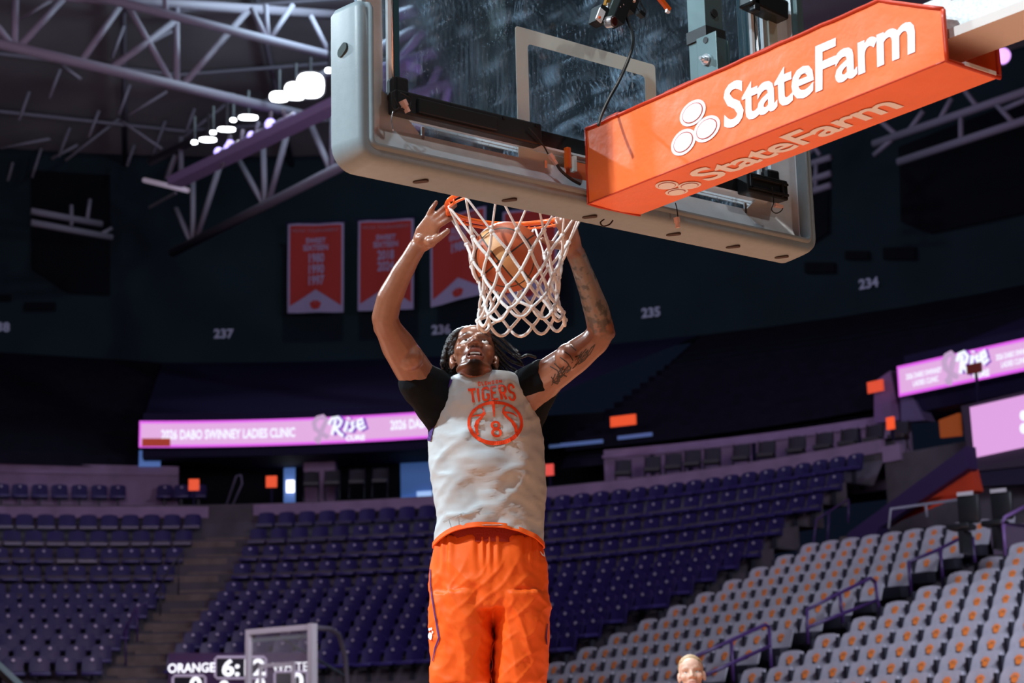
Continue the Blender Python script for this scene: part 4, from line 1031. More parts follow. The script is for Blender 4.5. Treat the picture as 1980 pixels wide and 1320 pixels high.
# slanting pale rail at the lower left corner
ra, rb_ = at(-60, 1236, 30.2), at(62, 1352, 29)
rl = empty('court_barrier', Vector((rb_.x, rb_.y, 0))); tag(rl, 'pale slanting barrier rail at the lower left corner', 'rail')
MB().bar(ra, rb_, .16, .10).build('top_rail', M('pale_teal_rail', (.16, .21, .22), .5), rl)
for p in (ra, ra.lerp(rb_, .5), rb_): MB().tube([p, Vector((p.x, p.y, 0))], .04, 8).build('post', m_navy, rl)
# ================================================================== PEOPLE
from mathutils.bvhtree import BVHTree
def cap_chain(mb, pts, rs, n=12, sub=6):
    """tapered round limb with rounded ends (for the voxel union)"""
    P = []; R_ = []
    for i in range(len(pts)-1):
        for j in range(sub):
            t = j/sub; s_ = t*t*(3-2*t); P.append(Vector(pts[i]).lerp(Vector(pts[i+1]), t)); R_.append(rs[i]+(rs[i+1]-rs[i])*s_)
    P.append(Vector(pts[-1])); R_.append(rs[-1])
    mb.tube(P, R_, n); mb.ell(P[0], R_[0], n=n, m=8); mb.ell(P[-1], R_[-1], n=n, m=8)
def hull(mb, sph):
    bm = bmesh.new()
    for c, r in sph:
        bmesh.ops.create_icosphere(bm, subdivisions=2, radius=r, matrix=Matrix.Translation(Vector(c)))
    res = bmesh.ops.convex_hull(bm, input=bm.verts)
    bmesh.ops.delete(bm, geom=list(set(res['geom_interior']+res['geom_unused'])), context='VERTS')
    bm.verts.index_update(); mb.add([v.co.copy() for v in bm.verts], [[v.index for v in f.verts] for f in bm.faces]); bm.free()
def voxel(mb, size, smooth=6, fac=.5):
    me = mb.mesh('tmp'); o = D.objects.new('tmp', me); COL.objects.link(o)
    bm = bmesh.new(); bm.from_mesh(me); bmesh.ops.recalc_face_normals(bm, faces=bm.faces); bm.to_mesh(me); bm.free()
    m = o.modifiers.new('r', 'REMESH'); m.mode = 'VOXEL'; m.voxel_size = size; m.use_smooth_shade = True
    if smooth: s_ = o.modifiers.new('s', 'SMOOTH'); s_.iterations = smooth; s_.factor = fac
    dg = bpy.context.evaluated_depsgraph_get(); r = D.meshes.new_from_object(o.evaluated_get(dg)); D.objects.remove(o); D.meshes.remove(me); return r
def obj_from(me, name, mat, parent=None, loc=None):
    me.name = name; me.materials.clear(); me.materials.append(mat)
    for p in me.polygons: p.use_smooth = True
    o = D.objects.new(name, me); COL.objects.link(o)
    if loc is not None: me.transform(Matrix.Translation(-Vector(loc))); o.location = loc
    if parent: setpar(o, parent)
    return o
def coords(me):
    a = np.empty(len(me.vertices)*3); me.vertices.foreach_get('co', a); return a.reshape(-1, 3)
def setcoords(me, a): me.vertices.foreach_set('co', a.ravel()); me.update()
def paint(me, col, matte=None):
    ca = me.color_attributes.new('skin', 'FLOAT_COLOR', 'POINT'); c = np.ones((len(col), 4)); c[:, :3] = col; c[:, 3] = 1 if matte is None else 1-matte; ca.data.foreach_set('color', c.ravel())
def skin_mat(name, rough=.33):
    m = D.materials.new(name); m.use_nodes = True; nt, n, l, b = nodes(m); a = n.new('ShaderNodeVertexColor'); a.layer_name = 'skin'
    t = n.new('ShaderNodeTexNoise'); t.inputs['Scale'].default_value = 55; t.inputs['Detail'].default_value = 5; tc = n.new('ShaderNodeTexCoord'); l.new(tc.outputs['Object'], t.inputs['Vector'])
    r = n.new('ShaderNodeMapRange'); r.inputs[3].default_value = .82; r.inputs[4].default_value = 1.16; l.new(t.outputs[0], r.inputs[0])
    mx = n.new('ShaderNodeVectorMath'); mx.operation = 'SCALE'; l.new(a.outputs[0], mx.inputs[0]); l.new(r.outputs[0], mx.inputs['Scale']); l.new(mx.outputs[0], b.inputs['Base Color'])
    b.inputs['Roughness'].default_value = rough; sp = n.new('ShaderNodeMath'); sp.operation = 'MULTIPLY'; sp.inputs[1].default_value = .85; l.new(a.outputs['Alpha'], sp.inputs[0]); l.new(sp.outputs[0], b.inputs['Specular IOR Level'])
    b.inputs['Subsurface Weight'].default_value = .0
    bp = n.new('ShaderNodeBump'); bp.inputs['Strength'].default_value = .12; bp.inputs['Distance'].default_value = .004
    t2 = n.new('ShaderNodeTexNoise'); t2.inputs['Scale'].default_value = 240; l.new(tc.outputs['Object'], t2.inputs['Vector']); l.new(t2.outputs[0], bp.inputs['Height']); l.new(bp.outputs[0], b.inputs['Normal'])
    return m
def head_parts(mb, X, wide=1.0, mouth=True):
    """head in its own frame: face -y, up z (X maps to world)"""
    def E_(c, r): 
        b = MB(); b.ell(c, r, n=24, m=16); mb.add([X @ Vector(v) for v in b.v], b.f)
    def C_(p, r):
        b = MB(); cap_chain(b, p, r, 12, 4); mb.add([X @ Vector(v) for v in b.v], b.f)
    E_((0, .015, .035), (.076, .096, .088)); E_((0, -.028, -.015), (.068*wide, .066, .085)); E_((0, -.032, -.070), (.054*wide, .054, .048))
    E_((0, -.070, -.104), (.030, .026, .022)); E_((0, -.060, .045), (.060, .040, .045))
    for s_ in (-1, 1):
        E_((s_*.044, -.056, -.026), (.026, .030, .024)); C_([(s_*.052, -.072, .020), (s_*.030, -.087, .025), (s_*.010, -.089, .020)], [.010, .012, .011])
        E_((s_*.033, -.0735, .0095), (.0185, .0120, .0065)); E_((s_*.033, -.0705, -.0150), (.0175, .0105, .0055))
        E_((s_*.0165, -.100, -.036), (.0125, .014, .010)); E_((s_*.080, .014, -.012), (.010, .021, .032)); E_((s_*.076, .006, -.030), (.010, .012, .012))
        C_([(s_*.051, -.010, -.074), (s_*.041, -.045, -.092), (s_*.020, -.070, -.107)], [.015, .014, .014])
    C_([(0, -.086, .015), (0, -.100, -.012), (0, -.112, -.031)], [.0100, .0110, .0150])
    g = .013 if mouth else .002
    C_([(-.029, -.083, -.069), (-.015, -.095, -.060+g*.3), (0, -.099, -.060+g*.3), (.015, -.095, -.060+g*.3), (.029, -.083, -.069)], [.005, .0078, .0075, .0078, .005])
    C_([(-.027, -.081, -.072), (-.014, -.092, -.078-g), (0, -.095, -.080-g), (.014, -.092, -.078-g), (.027, -.081, -.072)], [.005, .0078, .0090, .0078, .005])
def ss(a, b, x): t = np.clip((x-a)/(b-a), 0, 1); return t*t*(3-2*t)
def blob(h, c, r): return np.exp(-((h[:, 0]-c[0])**2/r[0]**2+(h[:, 1]-c[1])**2/r[1]**2+(h[:, 2]-c[2])**2/r[2]**2))
def shape_face(me, X, mouth=True):
    a = coords(me); Xi = np.array(X.inverted()); h = a @ Xi[:3, :3].T+Xi[:3, 3]
    if mouth:
        w_ = np.exp(-((h[:, 0]/.0225)**4+((h[:, 2]+.0725)/.0085)**4))*(h[:, 1] < -.05)*ss(.06, .03, np.abs(h[:, 0])); h[:, 1] += .024*w_
    for s_ in (-1, 1):
        h[:, 1] += .007*blob(h, (s_*.033, -.078, -.003), (.012, .02, .006)); h[:, 2] += .004*blob(h, (s_*.0085, -.108, -.046), (.005, .012, .006))
    Xn = np.array(X); setcoords(me, h @ Xn[:3, :3].T+Xn[:3, 3]); return h
# ------------------------------------------------------------------ the dunking player
ez = Vector((0, 0, 1)); DT = 6.80
yawm = Matrix(((exr.x, eyr.x, 0), (exr.y, eyr.y, 0), (0, 0, 1)))      # local (right, away, up) -> world
HC = at(917, 691, 6.775)
RX = Matrix.Rotation(math.radians(-33), 3, 'X'); RY = Matrix.Rotation(math.radians(2), 3, 'Y'); RZ = Matrix.Rotation(math.radians(3), 3, 'Z')
HX = Matrix.Translation(HC) @ (yawm @ RY @ RZ @ RX).to_4x4()
B = MB(); head_parts(B, HX)
A_ = at
# neck and trunk (under the clothes)
cap_chain(B, [HX @ Vector((0, .060, -.025)), A_(919, 742, 6.90), A_(926, 770, 6.88)], [.056, .058, .062])
hull(B, [(A_(868, 775, 6.82), .075), (A_(1000, 772, 6.82), .075), (A_(895, 850, 6.82), .10), (A_(985, 850, 6.82), .10), (A_(930, 762, 6.86), .065)])
hull(B, [(A_(895, 850, 6.82), .10), (A_(985, 850, 6.82), .10), (A_(915, 990, 6.83), .095), (A_(970, 990, 6.83), .095)])
hull(B, [(A_(915, 990, 6.83), .095), (A_(970, 990, 6.83), .095), (A_(900, 1090, 6.84), .11), (A_(990, 1090, 6.84), .11)])
# legs, bent a little under the shorts, in mid-air
for kx, sgn in ((892, -1), (1000, 1)):
    hip = A_(kx, 1110, 6.84); knee = hip+exr*(.01*sgn)+eyr*.02-UP*.47; ank = knee+eyr*.16-UP*.44+exr*.01*sgn
    cap_chain(B, [hip, hip.lerp(knee, .4), knee, knee.lerp(ank, .3), ank], [.090, .078, .056, .058, .038])
    toe = ank-eyr*.20-ez*.11; cap_chain(B, [ank+eyr*.03-ez*.05, ank-ez*.06-eyr*.08, toe], [.045, .044, .034])
# arms
LA = [A_(835, 768, 6.79), A_(800, 716, 6.70), A_(772, 672, 6.63), A_(750, 634, 6.575), A_(744, 615, 6.56), A_(753, 577, 6.545), A_(776, 530, 6.525), A_(797, 494, 6.505), A_(807, 477, 6.50)]
LR = [.072, .0650, .0600, .0475, .0465, .0450, .0380, .0315, .031]
cap_chain(B, LA, LR, 16, 6)
RA = [A_(1028, 765, 6.79), A_(1062, 726, 6.72), A_(1108, 693, 6.66), A_(1150, 660, 6.615), A_(1163, 640, 6.60), A_(1154, 602, 6.575), A_(1138, 555, 6.545), A_(1122, 512, 6.515), A_(1113, 490, 6.50)]
RRR = [.072, .0640, .0590, .0500, .0470, .0450, .0385, .0335, .033]
cap_chain(B, RA, RRR, 16, 6)
B.ell(A_(1177, 644, 6.605), (.024, .024, .024)); B.ell(A_(738, 632, 6.58), (.030, .03, .034))
B.ell(A_(792, 690, 6.63), .050, n=14, m=10); B.ell(A_(1100, 690, 6.63), .050, n=14, m=10)
HB = MB()
def hd(px, py, d, r): return (A_(px, py, d), r)
hull(HB, [hd(808, 477, 6.50, .026), hd(823, 475, 6.485, .018), hd(836, 466, 6.47, .016), hd(812, 444, 6.48, .015), hd(829, 420, 6.465, .0125), hd(836, 425, 6.46, .0125), hd(842, 432, 6.455, .0125), hd(845, 440, 6.455, .011)])
HB.ell(A_(832, 468, 6.462), .021, n=12, m=8); HB.ell(A_(813, 462, 6.475), .020, n=12, m=8)
def finger(pts, r0, r1): cap_chain(HB, [A_(*p) for p in pts], [r0+(r1-r0)*i/(len(pts)-1) for i in range(len(pts))], 10, 4)
finger([(829, 416, 6.465), (835, 404, 6.455), (839, 397, 6.455), (843.5, 391, 6.46)], .0105, .0078)
finger([(835, 423, 6.462), (846, 413, 6.455), (857, 403, 6.460), (867, 395, 6.475)], .0112, .0088)
finger([(841, 430, 6.458), (853, 421, 6.452), (866, 409, 6.462), (880, 396, 6.480)], .0115, .0090)
finger([(844, 438, 6.455), (856, 431, 6.448), (866, 425, 6.452), (874, 421, 6.462)], .0112, .0088)
finger([(836, 467, 6.465), (846, 461, 6.445), (856, 454, 6.435), (866, 446, 6.432)], .0150, .0098)
hull(HB, [hd(1112, 490, 6.50, .028), hd(1100, 484, 6.488, .018), hd(1090, 474, 6.475, .016), hd(1116, 464, 6.485, .013), hd(1110, 440, 6.475, .012), hd(1102, 434, 6.465, .012), hd(1093, 435, 6.46, .012), hd(1086, 443, 6.455, .0115)])
HB.ell(A_(1092, 474, 6.464), .020, n=12, m=8)
finger([(1086, 443, 6.456), (1079, 434, 6.452), (1077, 425, 6.462), (1081, 418, 6.478)], .0112, .0088)
finger([(1094, 436, 6.460), (1088, 426, 6.455), (1087, 416, 6.464), (1092, 409, 6.480)], .0115, .0090)
finger([(1103, 435, 6.465), (1099, 424, 6.458), (1098, 414, 6.466), (1102, 408, 6.482)], .0112, .0088)
finger([(1110, 441, 6.473), (1109, 430, 6.464), (1108, 421, 6.468), (1110, 415, 6.48)], .0100, .0078)
finger([(1090, 476, 6.472), (1077, 475, 6.455), (1063, 471, 6.447), (1049, 463, 6.445)], .0150, .0100)
B.add(HB.v, HB.f)
me = voxel(B, .0038, 5, .5)
h = shape_face(me, HX); a = coords(me)
SK = np.array((.25, .092, .047)); col = np.tile(SK, (len(a), 1))
def mixc(col, c, w_): w_ = np.clip(w_, 0, 1)[:, None]; return col*(1-w_)+np.array(c)*w_
inhead = ((np.abs(h) < .2).all(1)).astype(float)
front = inhead*(h[:, 1] < -.03)
# warmer lips, dark goatee, brows, dark mouth, palms lighter
lip = front*np.exp(-((h[:, 0]/.030)**4+((h[:, 2]+.074)/.025)**4))*(h[:, 1] < -.078); col = mixc(col, (.30, .095, .070), lip)
mo = front*np.exp(-((h[:, 0]/.0225)**4+((h[:, 2]+.0725)/.0095)**4))*ss(-.092, -.080, h[:, 1]); col = mixc(col, (.020, .006, .005), mo*1.4)
gt = inhead*(h[:, 1] < -.025)*np.exp(-((h[:, 0]/.035)**4))*ss(-.0985, -.106, h[:, 2]); col = mixc(col, (.012, .009, .008), gt*.96)
ms = front*np.exp(-((h[:, 0]/.030)**6+((h[:, 2]+.047)/.005)**2))*.45; col = mixc(col, (.04, .02, .015), ms)
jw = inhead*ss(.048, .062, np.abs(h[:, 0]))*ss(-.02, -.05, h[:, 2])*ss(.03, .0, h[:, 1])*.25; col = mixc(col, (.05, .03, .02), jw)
for s_ in (-1, 1):
    bw = front*np.exp(-(((h[:, 0]-s_*.034)/.021)**4+((h[:, 2]-.0265+.10*np.abs(np.abs(h[:, 0])-.03))/.0064)**2)); col = mixc(col, (.014, .010, .009), bw*.95)
    ns_ = front*blob(h, (s_*.0085, -.106, -.047), (.0055, .012, .0045)); col = mixc(col, (.02, .008, .006), ns_*1.1)
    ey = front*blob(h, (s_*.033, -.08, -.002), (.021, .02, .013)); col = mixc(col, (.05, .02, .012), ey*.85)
def near_chain(a, pts):
    best = np.full(len(a), 9.); tt = np.zeros(len(a))
    for i in range(len(pts)-1):
        p, q = np.array(pts[i]), np.array(pts[i+1]); d = q-p; t = np.clip(((a-p) @ d)/(d @ d), 0, 1); r_ = np.linalg.norm(a-(p+t[:, None]*d), axis=1); m_ = r_ < best; best[m_] = r_[m_]; tt[m_] = (i+t)[m_]
    return best, tt
FWn = np.array(FW)
for hp in ([(823, 455, 6.47), (838, 430, 6.46)], [(1100, 465, 6.47), (1098, 440, 6.46)]):
    bd, _ = near_chain(a, [A_(*p) for p in hp]); col = mixc(col, (.40, .155, .080), ss(.060, .03, bd)*.55)
# tattooed arm: mottled grey-green sleeve on the forearm, lines on the upper arm
bd, tt = near_chain(a, RA); arm_ = (bd < .075)
nz = np.array([mnoise.fractal(Vector(p)*38, 1, 2, 4) if m_ else 0 for p, m_ in zip(a, arm_)])
fo = arm_*ss(4.2, 5.0, tt)*ss(8.0, 7.75, tt); col = mixc(col, (.20, .165, .13), fo*np.clip(.80+.45*nz, 0, .97))
dk = arm_*ss(3.6, 4.4, tt)*ss(8.0, 7.75, tt)*ss(.02, .42, nz); col = mixc(col, (.040, .034, .028), dk*.85)
paint(me, col, np.clip(gt*.95+mo, 0, 1))
ROOT = A_(945, 1200, 6.84); base = Vector((ROOT.x, ROOT.y, a[:, 2].min()))
m_skin = skin_mat('player_skin')
pl = obj_from(me, 'person', m_skin, loc=base)
tag(pl, 'dreadlocked player in grey jersey and orange shorts dunking with both hands at the rim', 'person')
bvh_pl = BVHTree.FromPolygons([Vector(v) for v in a], [tuple(p.vertices) for p in me.polygons])
# eyes, teeth
m_eye = M('eye_white', (.72, .68, .64), .2); m_iris = M('dark_iris', (.012, .007, .005), .15); m_teeth = M('teeth', (.75, .70, .62), .3)
for s_ in (-1, 1):
    c = HX @ Vector((s_*.033, -.0735, -.003)); e_ = MB().ell(c, (.0165, .0135, .0135), HX.to_3x3(), n=16, m=10).build('eye', m_eye, pl, smooth=True)
    gz = (HX.to_3x3() @ Vector((0, -.93, .36))).normalized(); MB().ell(c+gz*.0088, .0068, n=12, m=8).build('iris', m_iris, e_, smooth=True)
tb = MB(); tb.tube([HX @ Vector((x, -.0905+10*x*x, -.0685)) for x in [(-.017+.034*i/8) for i in range(9)]], .0045, 8); tb.build('teeth', m_teeth, pl, smooth=True)
# hair: close cap, dreadlocks hanging at his right, flying out at his left
m_hair = M('black_dreadlocks', (.014, .012, .012), .32, var=(60, .3), bump=(220, .9, .004), spec=.6)
hm = MB(); b_ = MB(); b_.ell((0, .026, .046), (.083, .100, .090), n=32, m=20)
keep = [v for v in b_.v]
P2 = []
for x, y, z in keep:
    hl = .060-.55*max(0, y+.03) if y < .06 else -.05
    k = 1.0 if z > hl else .86
    P2.append(Vector((x*k, .026+(y-.026)*k, .046+(z-.046)*k)))
hm.add([HX @ p for p in P2], b_.f); hair = hm.build('hair', m_hair, pl, smooth=True)
rg = random.Random(11)
def dread(pts, r):
    P = []; R_ = []
    for i in range(len(pts)-1):
        p0, p1, p2, p3 = [Vector(A_(*pts[max(0, min(len(pts)-1, k))])) for k in (i-1, i, i+1, i+2)]
        for j in range(8):
            t = j/8; P.append(.5*((2*p1)+(p2-p0)*t+(2*p0-5*p1+4*p2-p3)*t*t+(3*p1-p0-3*p2+p3)*t**3))
    P.append(Vector(A_(*pts[-1])))
    n = len(P)
    for i in range(n): R_.append(r*(1+.14*math.sin(i*1.9+rg.random()*.8))*(1 if i < n-3 else (1, .85, .6)[i-n+3]))
    d = MB().tube(P, R_, 8).build('dreadlock', m_hair, hair, smooth=True)
d0 = 6.775
for pts in ([(905, 634), (884, 641), (870, 654), (863, 675)], [(898, 636), (876, 648), (864, 668), (858, 690), (855, 706)], [(892, 640), (872, 656), (862, 680), (857, 700), (858, 712)],
            [(890, 645), (873, 664), (867, 688), (864, 708), (868, 725)], [(886, 652), (873, 675), (870, 700), (871, 718), (876, 733)], [(884, 660), (875, 684), (874, 706), (880, 726), (888, 735)],
            [(888, 640), (878, 660), (871, 682), (862, 702), (860, 718)], [(912, 633), (893, 637), (878, 646), (872, 660), (872, 676)], [(882, 668), (877, 694), (878, 712), (884, 730)]):
    dread([(x, y, d0+.03-.012*(i % 2)+(.02 if y > 700 else 0)) for i, (x, y) in enumerate(pts)], .0098)
for pts in ([(936, 639), (958, 645), (982, 664), (1007, 688)], [(944, 645), (966, 662), (988, 682), (1010, 702)], [(947, 650), (974, 672), (1004, 690), (1020, 686), (1037, 691)],
            [(950, 659), (968, 679), (988, 697), (1012, 706)], [(952, 668), (968, 690), (984, 707), (1003, 719)], [(953, 677), (966, 697), (977, 711), (992, 726)], [(954, 686), (963, 703), (971, 717), (983, 731)],
            [(954, 694), (961, 710), (966, 722), (973, 735)], [(953, 700), (955, 715), (957, 728), (962, 738)], [(940, 641), (966, 652), (990, 672), (1003, 680)]):
    dread([(x, y, d0+.04+.008*(i % 3)) for i, (x, y) in enumerate(pts)], .0056 if pts[0][0] < 950 else .0064)
# ------------------------------------------------------------------ clothes
m_tee = M('black_shirt', (.0065, .009, .012), .75, var=(8, .2), bump=(10, .5, .02), spec=.08)
m_jer = M('grey_jersey', (.50, .54, .555), .62, var=(5, .04), bump=(420, .1, .002))
m_pipe = M('purple_piping', (.055, .012, .16), .6); m_sho = M('orange_shorts', (.95, .125, .003), .60, var=(6, .05), bump=(500, .1, .002)); m_hem = M('orange_hem', (.92, .13, .008), .6)
m_band = M('waistband_shade_red', (.40, .018, .004), .7, bump=(160, .5, .003)); m_prt = M('orange_print', (.80, .055, .006), .5)  # the waistband's dark red has its shade under the hem painted in
T = MB()
hull(T, [(A_(868, 775, 6.82), .088), (A_(1000, 772, 6.82), .088), (A_(880, 860, 6.82), .10), (A_(1000, 860, 6.82), .10), (A_(930, 768, 6.82), .08)])
hull(T, [(A_(880, 768, 6.83), .070), (A_(846, 752, 6.78), .070), (A_(809, 732, 6.715), .0675)])
hull(T, [(A_(802, 738, 6.70), .058), (A_(848, 765, 6.77), .07), (A_(850, 820, 6.80), .050), (A_(795, 738, 6.71), .048)])
hull(T, [(A_(985, 768, 6.83), .070), (A_(1018, 754, 6.78), .070), (A_(1049, 730, 6.73), .0665)])
hull(T, [(A_(1056, 738, 6.73), .050), (A_(1020, 765, 6.79), .06), (A_(1032, 812, 6.81), .040), (A_(1064, 744, 6.735), .040)])
tm = voxel(T, .007, 4); aa = coords(tm)
tm.update(); nrm = np.array([v.normal[:] for v in tm.vertices]); dsp = np.array([mnoise.fractal(Vector(p)*9, 1, 2, 3) for p in aa])*.006; setcoords(tm, aa+nrm*dsp[:, None])
obj_from(tm, 'undershirt', m_tee, pl)['label'] = 'black undershirt'
# jersey: rings between measured outlines
JO = [(727, 884, 1000, .112, 0), (735, 868, 1012, .126, 0), (750, 859, 1022, .132, 0), (775, 847, 1034, .142, 0), (800, 838, 1043, .148, 0), (850, 826, 1051, .152, 0), (900, 829, 1053, .150, 0), (950, 835, 1053, .146, 0), (1000, 843, 1050, .143, 0), (1030, 839, 1047, .144, .3), (1050, 835, 1049, .148, 1)]
NJ = 72
def fold(ang, z, x):
    u = x*.8+z*.55
    f = .013*mnoise.noise(Vector((x*6, z*2.6, 1.3)))+.010*mnoise.noise(Vector((u*13, (z-x)*4, 4.1)))
    r1 = 1-abs(mnoise.noise(Vector((x*9-z*7, z*4+x*2, 7.7)))*2.2); r2 = 1-abs(mnoise.noise(Vector((x*17+z*13, z*9-x*6, 2.2)))*2.4)
    f += .0075*max(0, r1)**3+.0042*max(0, r2)**3+.0016*mnoise.noise(Vector((x*60, z*60, 9)))
    return f
rows = []
dense = []
for i in range(len(JO)-1):
    n_ = max(3, int((JO[i+1][0]-JO[i][0])/4))
    for j in range(n_): t = j/n_; dense.append([JO[i][k]+(JO[i+1][k]-JO[i][k])*t for k in range(5)])
dense.append(list(JO[-1]))
for yy, xl, xr, hd_, lift in dense:
    Lp, Rp = A_(xl, yy, DT+.02), A_(xr, yy, DT+.02); c = (Lp+Rp)/2; hw = (Rp-Lp).length/2; ax = (Rp-Lp).normalized()
    r_ = []
    for k in range(NJ):
        an = 2*math.pi*k/NJ; ca, sa = math.cos(an), math.sin(an); e2 = .8
        px_ = hw*math.copysign(abs(ca)**e2, ca); py_ = hd_*math.copysign(abs(sa)**.9, sa)
        p = c+ax*px_+eyr*(-py_)
        fr = max(0, sa); p += ez*lift*(.058*fr*fr-.012)
        p += (ax*ca*.25-eyr*sa).normalized()*fold(an, c.z, px_)*1.75*(.3+.7*fr)*min(1, (yy-724)/25)
        r_.append(p)
    rows.append(r_)
jb = MB().grid(rows, closed=True)
# collar turned in
top = rows[0]; cc = sum(top, Vector())/NJ; ring2_ = [cc+(p-cc)*.80-ez*.02 for p in top]; b0 = len(jb.v); jb.add(ring2_, [(k, (k+1) % NJ, 0, 0)[:0] or (k, (k+1) % NJ, k) for k in range(0)]); 
jb.f += [(k, b0+k, b0+(k+1) % NJ, (k+1) % NJ) for k in range(NJ)]; jb.mi += [0]*NJ
jer = jb.build('jersey', m_jer, pl, smooth=True)
jv = [Vector(v) for v in jb.v]; bvh_j = BVHTree.FromPolygons(jv, jb.f)
hem = rows[-1]; ctr = sum(hem, Vector())/NJ
hr = [[p+(p-ctr).normalized()*.003+ez*.012 for p in hem], [p+(p-ctr).normalized()*.0035-ez*.004 for p in hem], [p-(p-ctr).normalized()*.003-ez*.004 for p in hem], [p-(p-ctr).normalized()*.003+ez*.012 for p in hem]]
MB().grid([list(x) for x in zip(*hr)] + [[h_[0] for h_ in hr]], closed=True).build('hem', m_hem, jer, smooth=60)['label'] = 'orange bottom hem'
def onto(px, py, bvh, lift=.0035):
    d = ray(px, py).normalized(); loc, nn_, ix, ds_ = bvh.ray_cast(CL, d, 20)
    if loc is None: return None
    if nn_.dot(d) > 0: nn_ = -nn_
    return loc+nn_*lift
def decal(mb, verts, faces, bvh, lift=.0035, mi=0):
    P = [onto(x, y, bvh, lift) for x, y in verts]
    idx = {}; V = []
    for i, p in enumerate(P):
        if p is not None: idx[i] = len(V); V.append(p)
    mb.add(V, [[idx[i] for i in f] for f in faces if all(i in idx for i in f)], mi); return mb
def strip2(mb, pts, wd, bvh, lift=.0035, step=2.5, mi=0):
    """painted stroke of varying width along a pixel polyline"""
    dn = []
    for i in range(len(pts)-1):
        (x0, y0), (x1, y1) = pts[i], pts[i+1]; n_ = max(1, int(math.hypot(x1-x0, y1-y0)/step))
        for j in range(n_): t = j/n_; w0 = wd if not hasattr(wd, '__len__') else wd[i]; w1 = wd if not hasattr(wd, '__len__') else wd[i+1]; dn.append((x0+(x1-x0)*t, y0+(y1-y0)*t, w0+(w1-w0)*t))
    dn.append((*pts[-1], wd if not hasattr(wd, '__len__') else wd[-1])); V = []; F_ = []
    for i, (x, y, w_) in enumerate(dn):
        x0, y0, _ = dn[max(0, i-1)]; x1, y1, _ = dn[min(len(dn)-1, i+1)]; L_ = math.hypot(x1-x0, y1-y0) or 1; nx, ny = -(y1-y0)/L_, (x1-x0)/L_
        V += [(x+nx*w_/2, y+ny*w_/2), (x-nx*w_/2, y-ny*w_/2)]
    for i in range(len(dn)-1): F_.append((2*i, 2*i+1, 2*i+3, 2*i+2))
    return decal(mb, V, F_, bvh, lift, mi)
zz = lambda L: [(900+x/9.43, 730+y/9.43) for x, y in L]
pm = MB()
# block lettering drawn as strokes: T I G E R S on a rising baseline
def glyph_strokes(ch):
    S_ = {'T': [[(0, 1), (1, 1)], [(.5, 1), (.5, 0)]], 'I': [[(.5, 1), (.5, 0)]], 'G': [[(.95, .78), (.95, .90), (.75, 1), (.25, 1), (.05, .88), (.05, .12), (.25, 0), (.75, 0), (.95, .12), (.95, .45), (.55, .45)]],
          'E': [[(.95, 1), (.08, 1), (.08, 0), (.95, 0)], [(.08, .52), (.75, .52)]], 'R': [[(.08, 0), (.08, 1), (.70, 1), (.92, .88), (.92, .62), (.70, .50), (.08, .50)], [(.55, .50), (.95, 0)]],
          'S': [[(.93, .76), (.93, .88), (.72, 1), (.28, 1), (.07, .88), (.07, .66), (.25, .54), (.75, .44), (.93, .32), (.93, .12), (.72, 0), (.28, 0), (.07, .12), (.07, .24)]],
          'C': [[(.93, .74), (.93, .88), (.72, 1), (.28, 1), (.07, .88), (.07, .12), (.28, 0), (.72, 0), (.93, .12), (.93, .26)]], 'L': [[(.08, 1), (.08, 0), (.92, 0)]], 'M': [[(.05, 0), (.05, 1), (.5, .35), (.95, 1), (.95, 0)]],
          'O': [[(.28, 0), (.72, 0), (.93, .14), (.93, .86), (.72, 1), (.28, 1), (.07, .86), (.07, .14), (.28, 0)]], 'N': [[(.06, 0), (.06, 1), (.94, 0), (.94, 1)]]}
    return S_[ch]
def block(word, cells, wd):
    for ch, (bl, br, tl, tr) in zip(word, cells):
        for st_ in glyph_strokes(ch):
            f = lambda u, v: ((bl[0]*(1-u)+br[0]*u)*(1-v)+(tl[0]*(1-u)+tr[0]*u)*v, (bl[1]*(1-u)+br[1]*u)*(1-v)+(tl[1]*(1-u)+tr[1]*u)*v)
            strip2(pm, [f(u, v) for u, v in st_], wd, bvh_j, step=1.6)
def cell(a_, b_, c_, d_): return tuple(zz([a_, b_, c_, d_]))
block('TIGERS', [cell((85, 452), (215, 442), (50, 222), (185, 208)), cell((200, 440), (300, 430), (170, 195), (275, 190)), cell((325, 410), (430, 403), (305, 195), (420, 185)), cell((480, 395), (602, 385), (460, 178), (568, 165)),
                 cell((645, 395), (748, 395), (610, 155), (715, 148)), cell((800, 402), (905, 405), (765, 130), (868, 128))], 4.5)
block('CLEMSON', [cell((235, 148), (272, 142), (228, 82), (265, 76)), cell((302, 138), (338, 134), (292, 76), (328, 72)), cell((358, 134), (395, 131), (350, 74), (388, 70)), cell((412, 130), (462, 128), (405, 72), (452, 68)), cell((488, 112), (525, 112), (480, 58), (518, 56)), cell((560, 104), (596, 100), (552, 50), (590, 48)), cell((625, 96), (668, 90), (615, 45), (655, 42))], 1.7)
ov = []
for i in range(49):
    an = 2*math.pi*i/48; ov.append((540+478*math.cos(an), 822-372*math.sin(an)))
strip2(pm, zz(ov), [5.6+2.8*max(0, math.sin(-2*math.pi*i/48)) for i in range(49)], bvh_j)
strip2(pm, zz([(505, 470), (515, 590), (520, 710)]), [5, 4, 2], bvh_j)
strip2(pm, zz([(285, 535), (335, 590), (345, 650), (300, 710), (225, 790), (195, 880), (205, 980), (235, 1040)]), [2, 3.5, 4.5, 5, 6, 7, 6, 4], bvh_j); strip2(pm, zz([(120, 715), (190, 685), (270, 680), (335, 650)]), [1.5, 3, 3.5, 4], bvh_j)
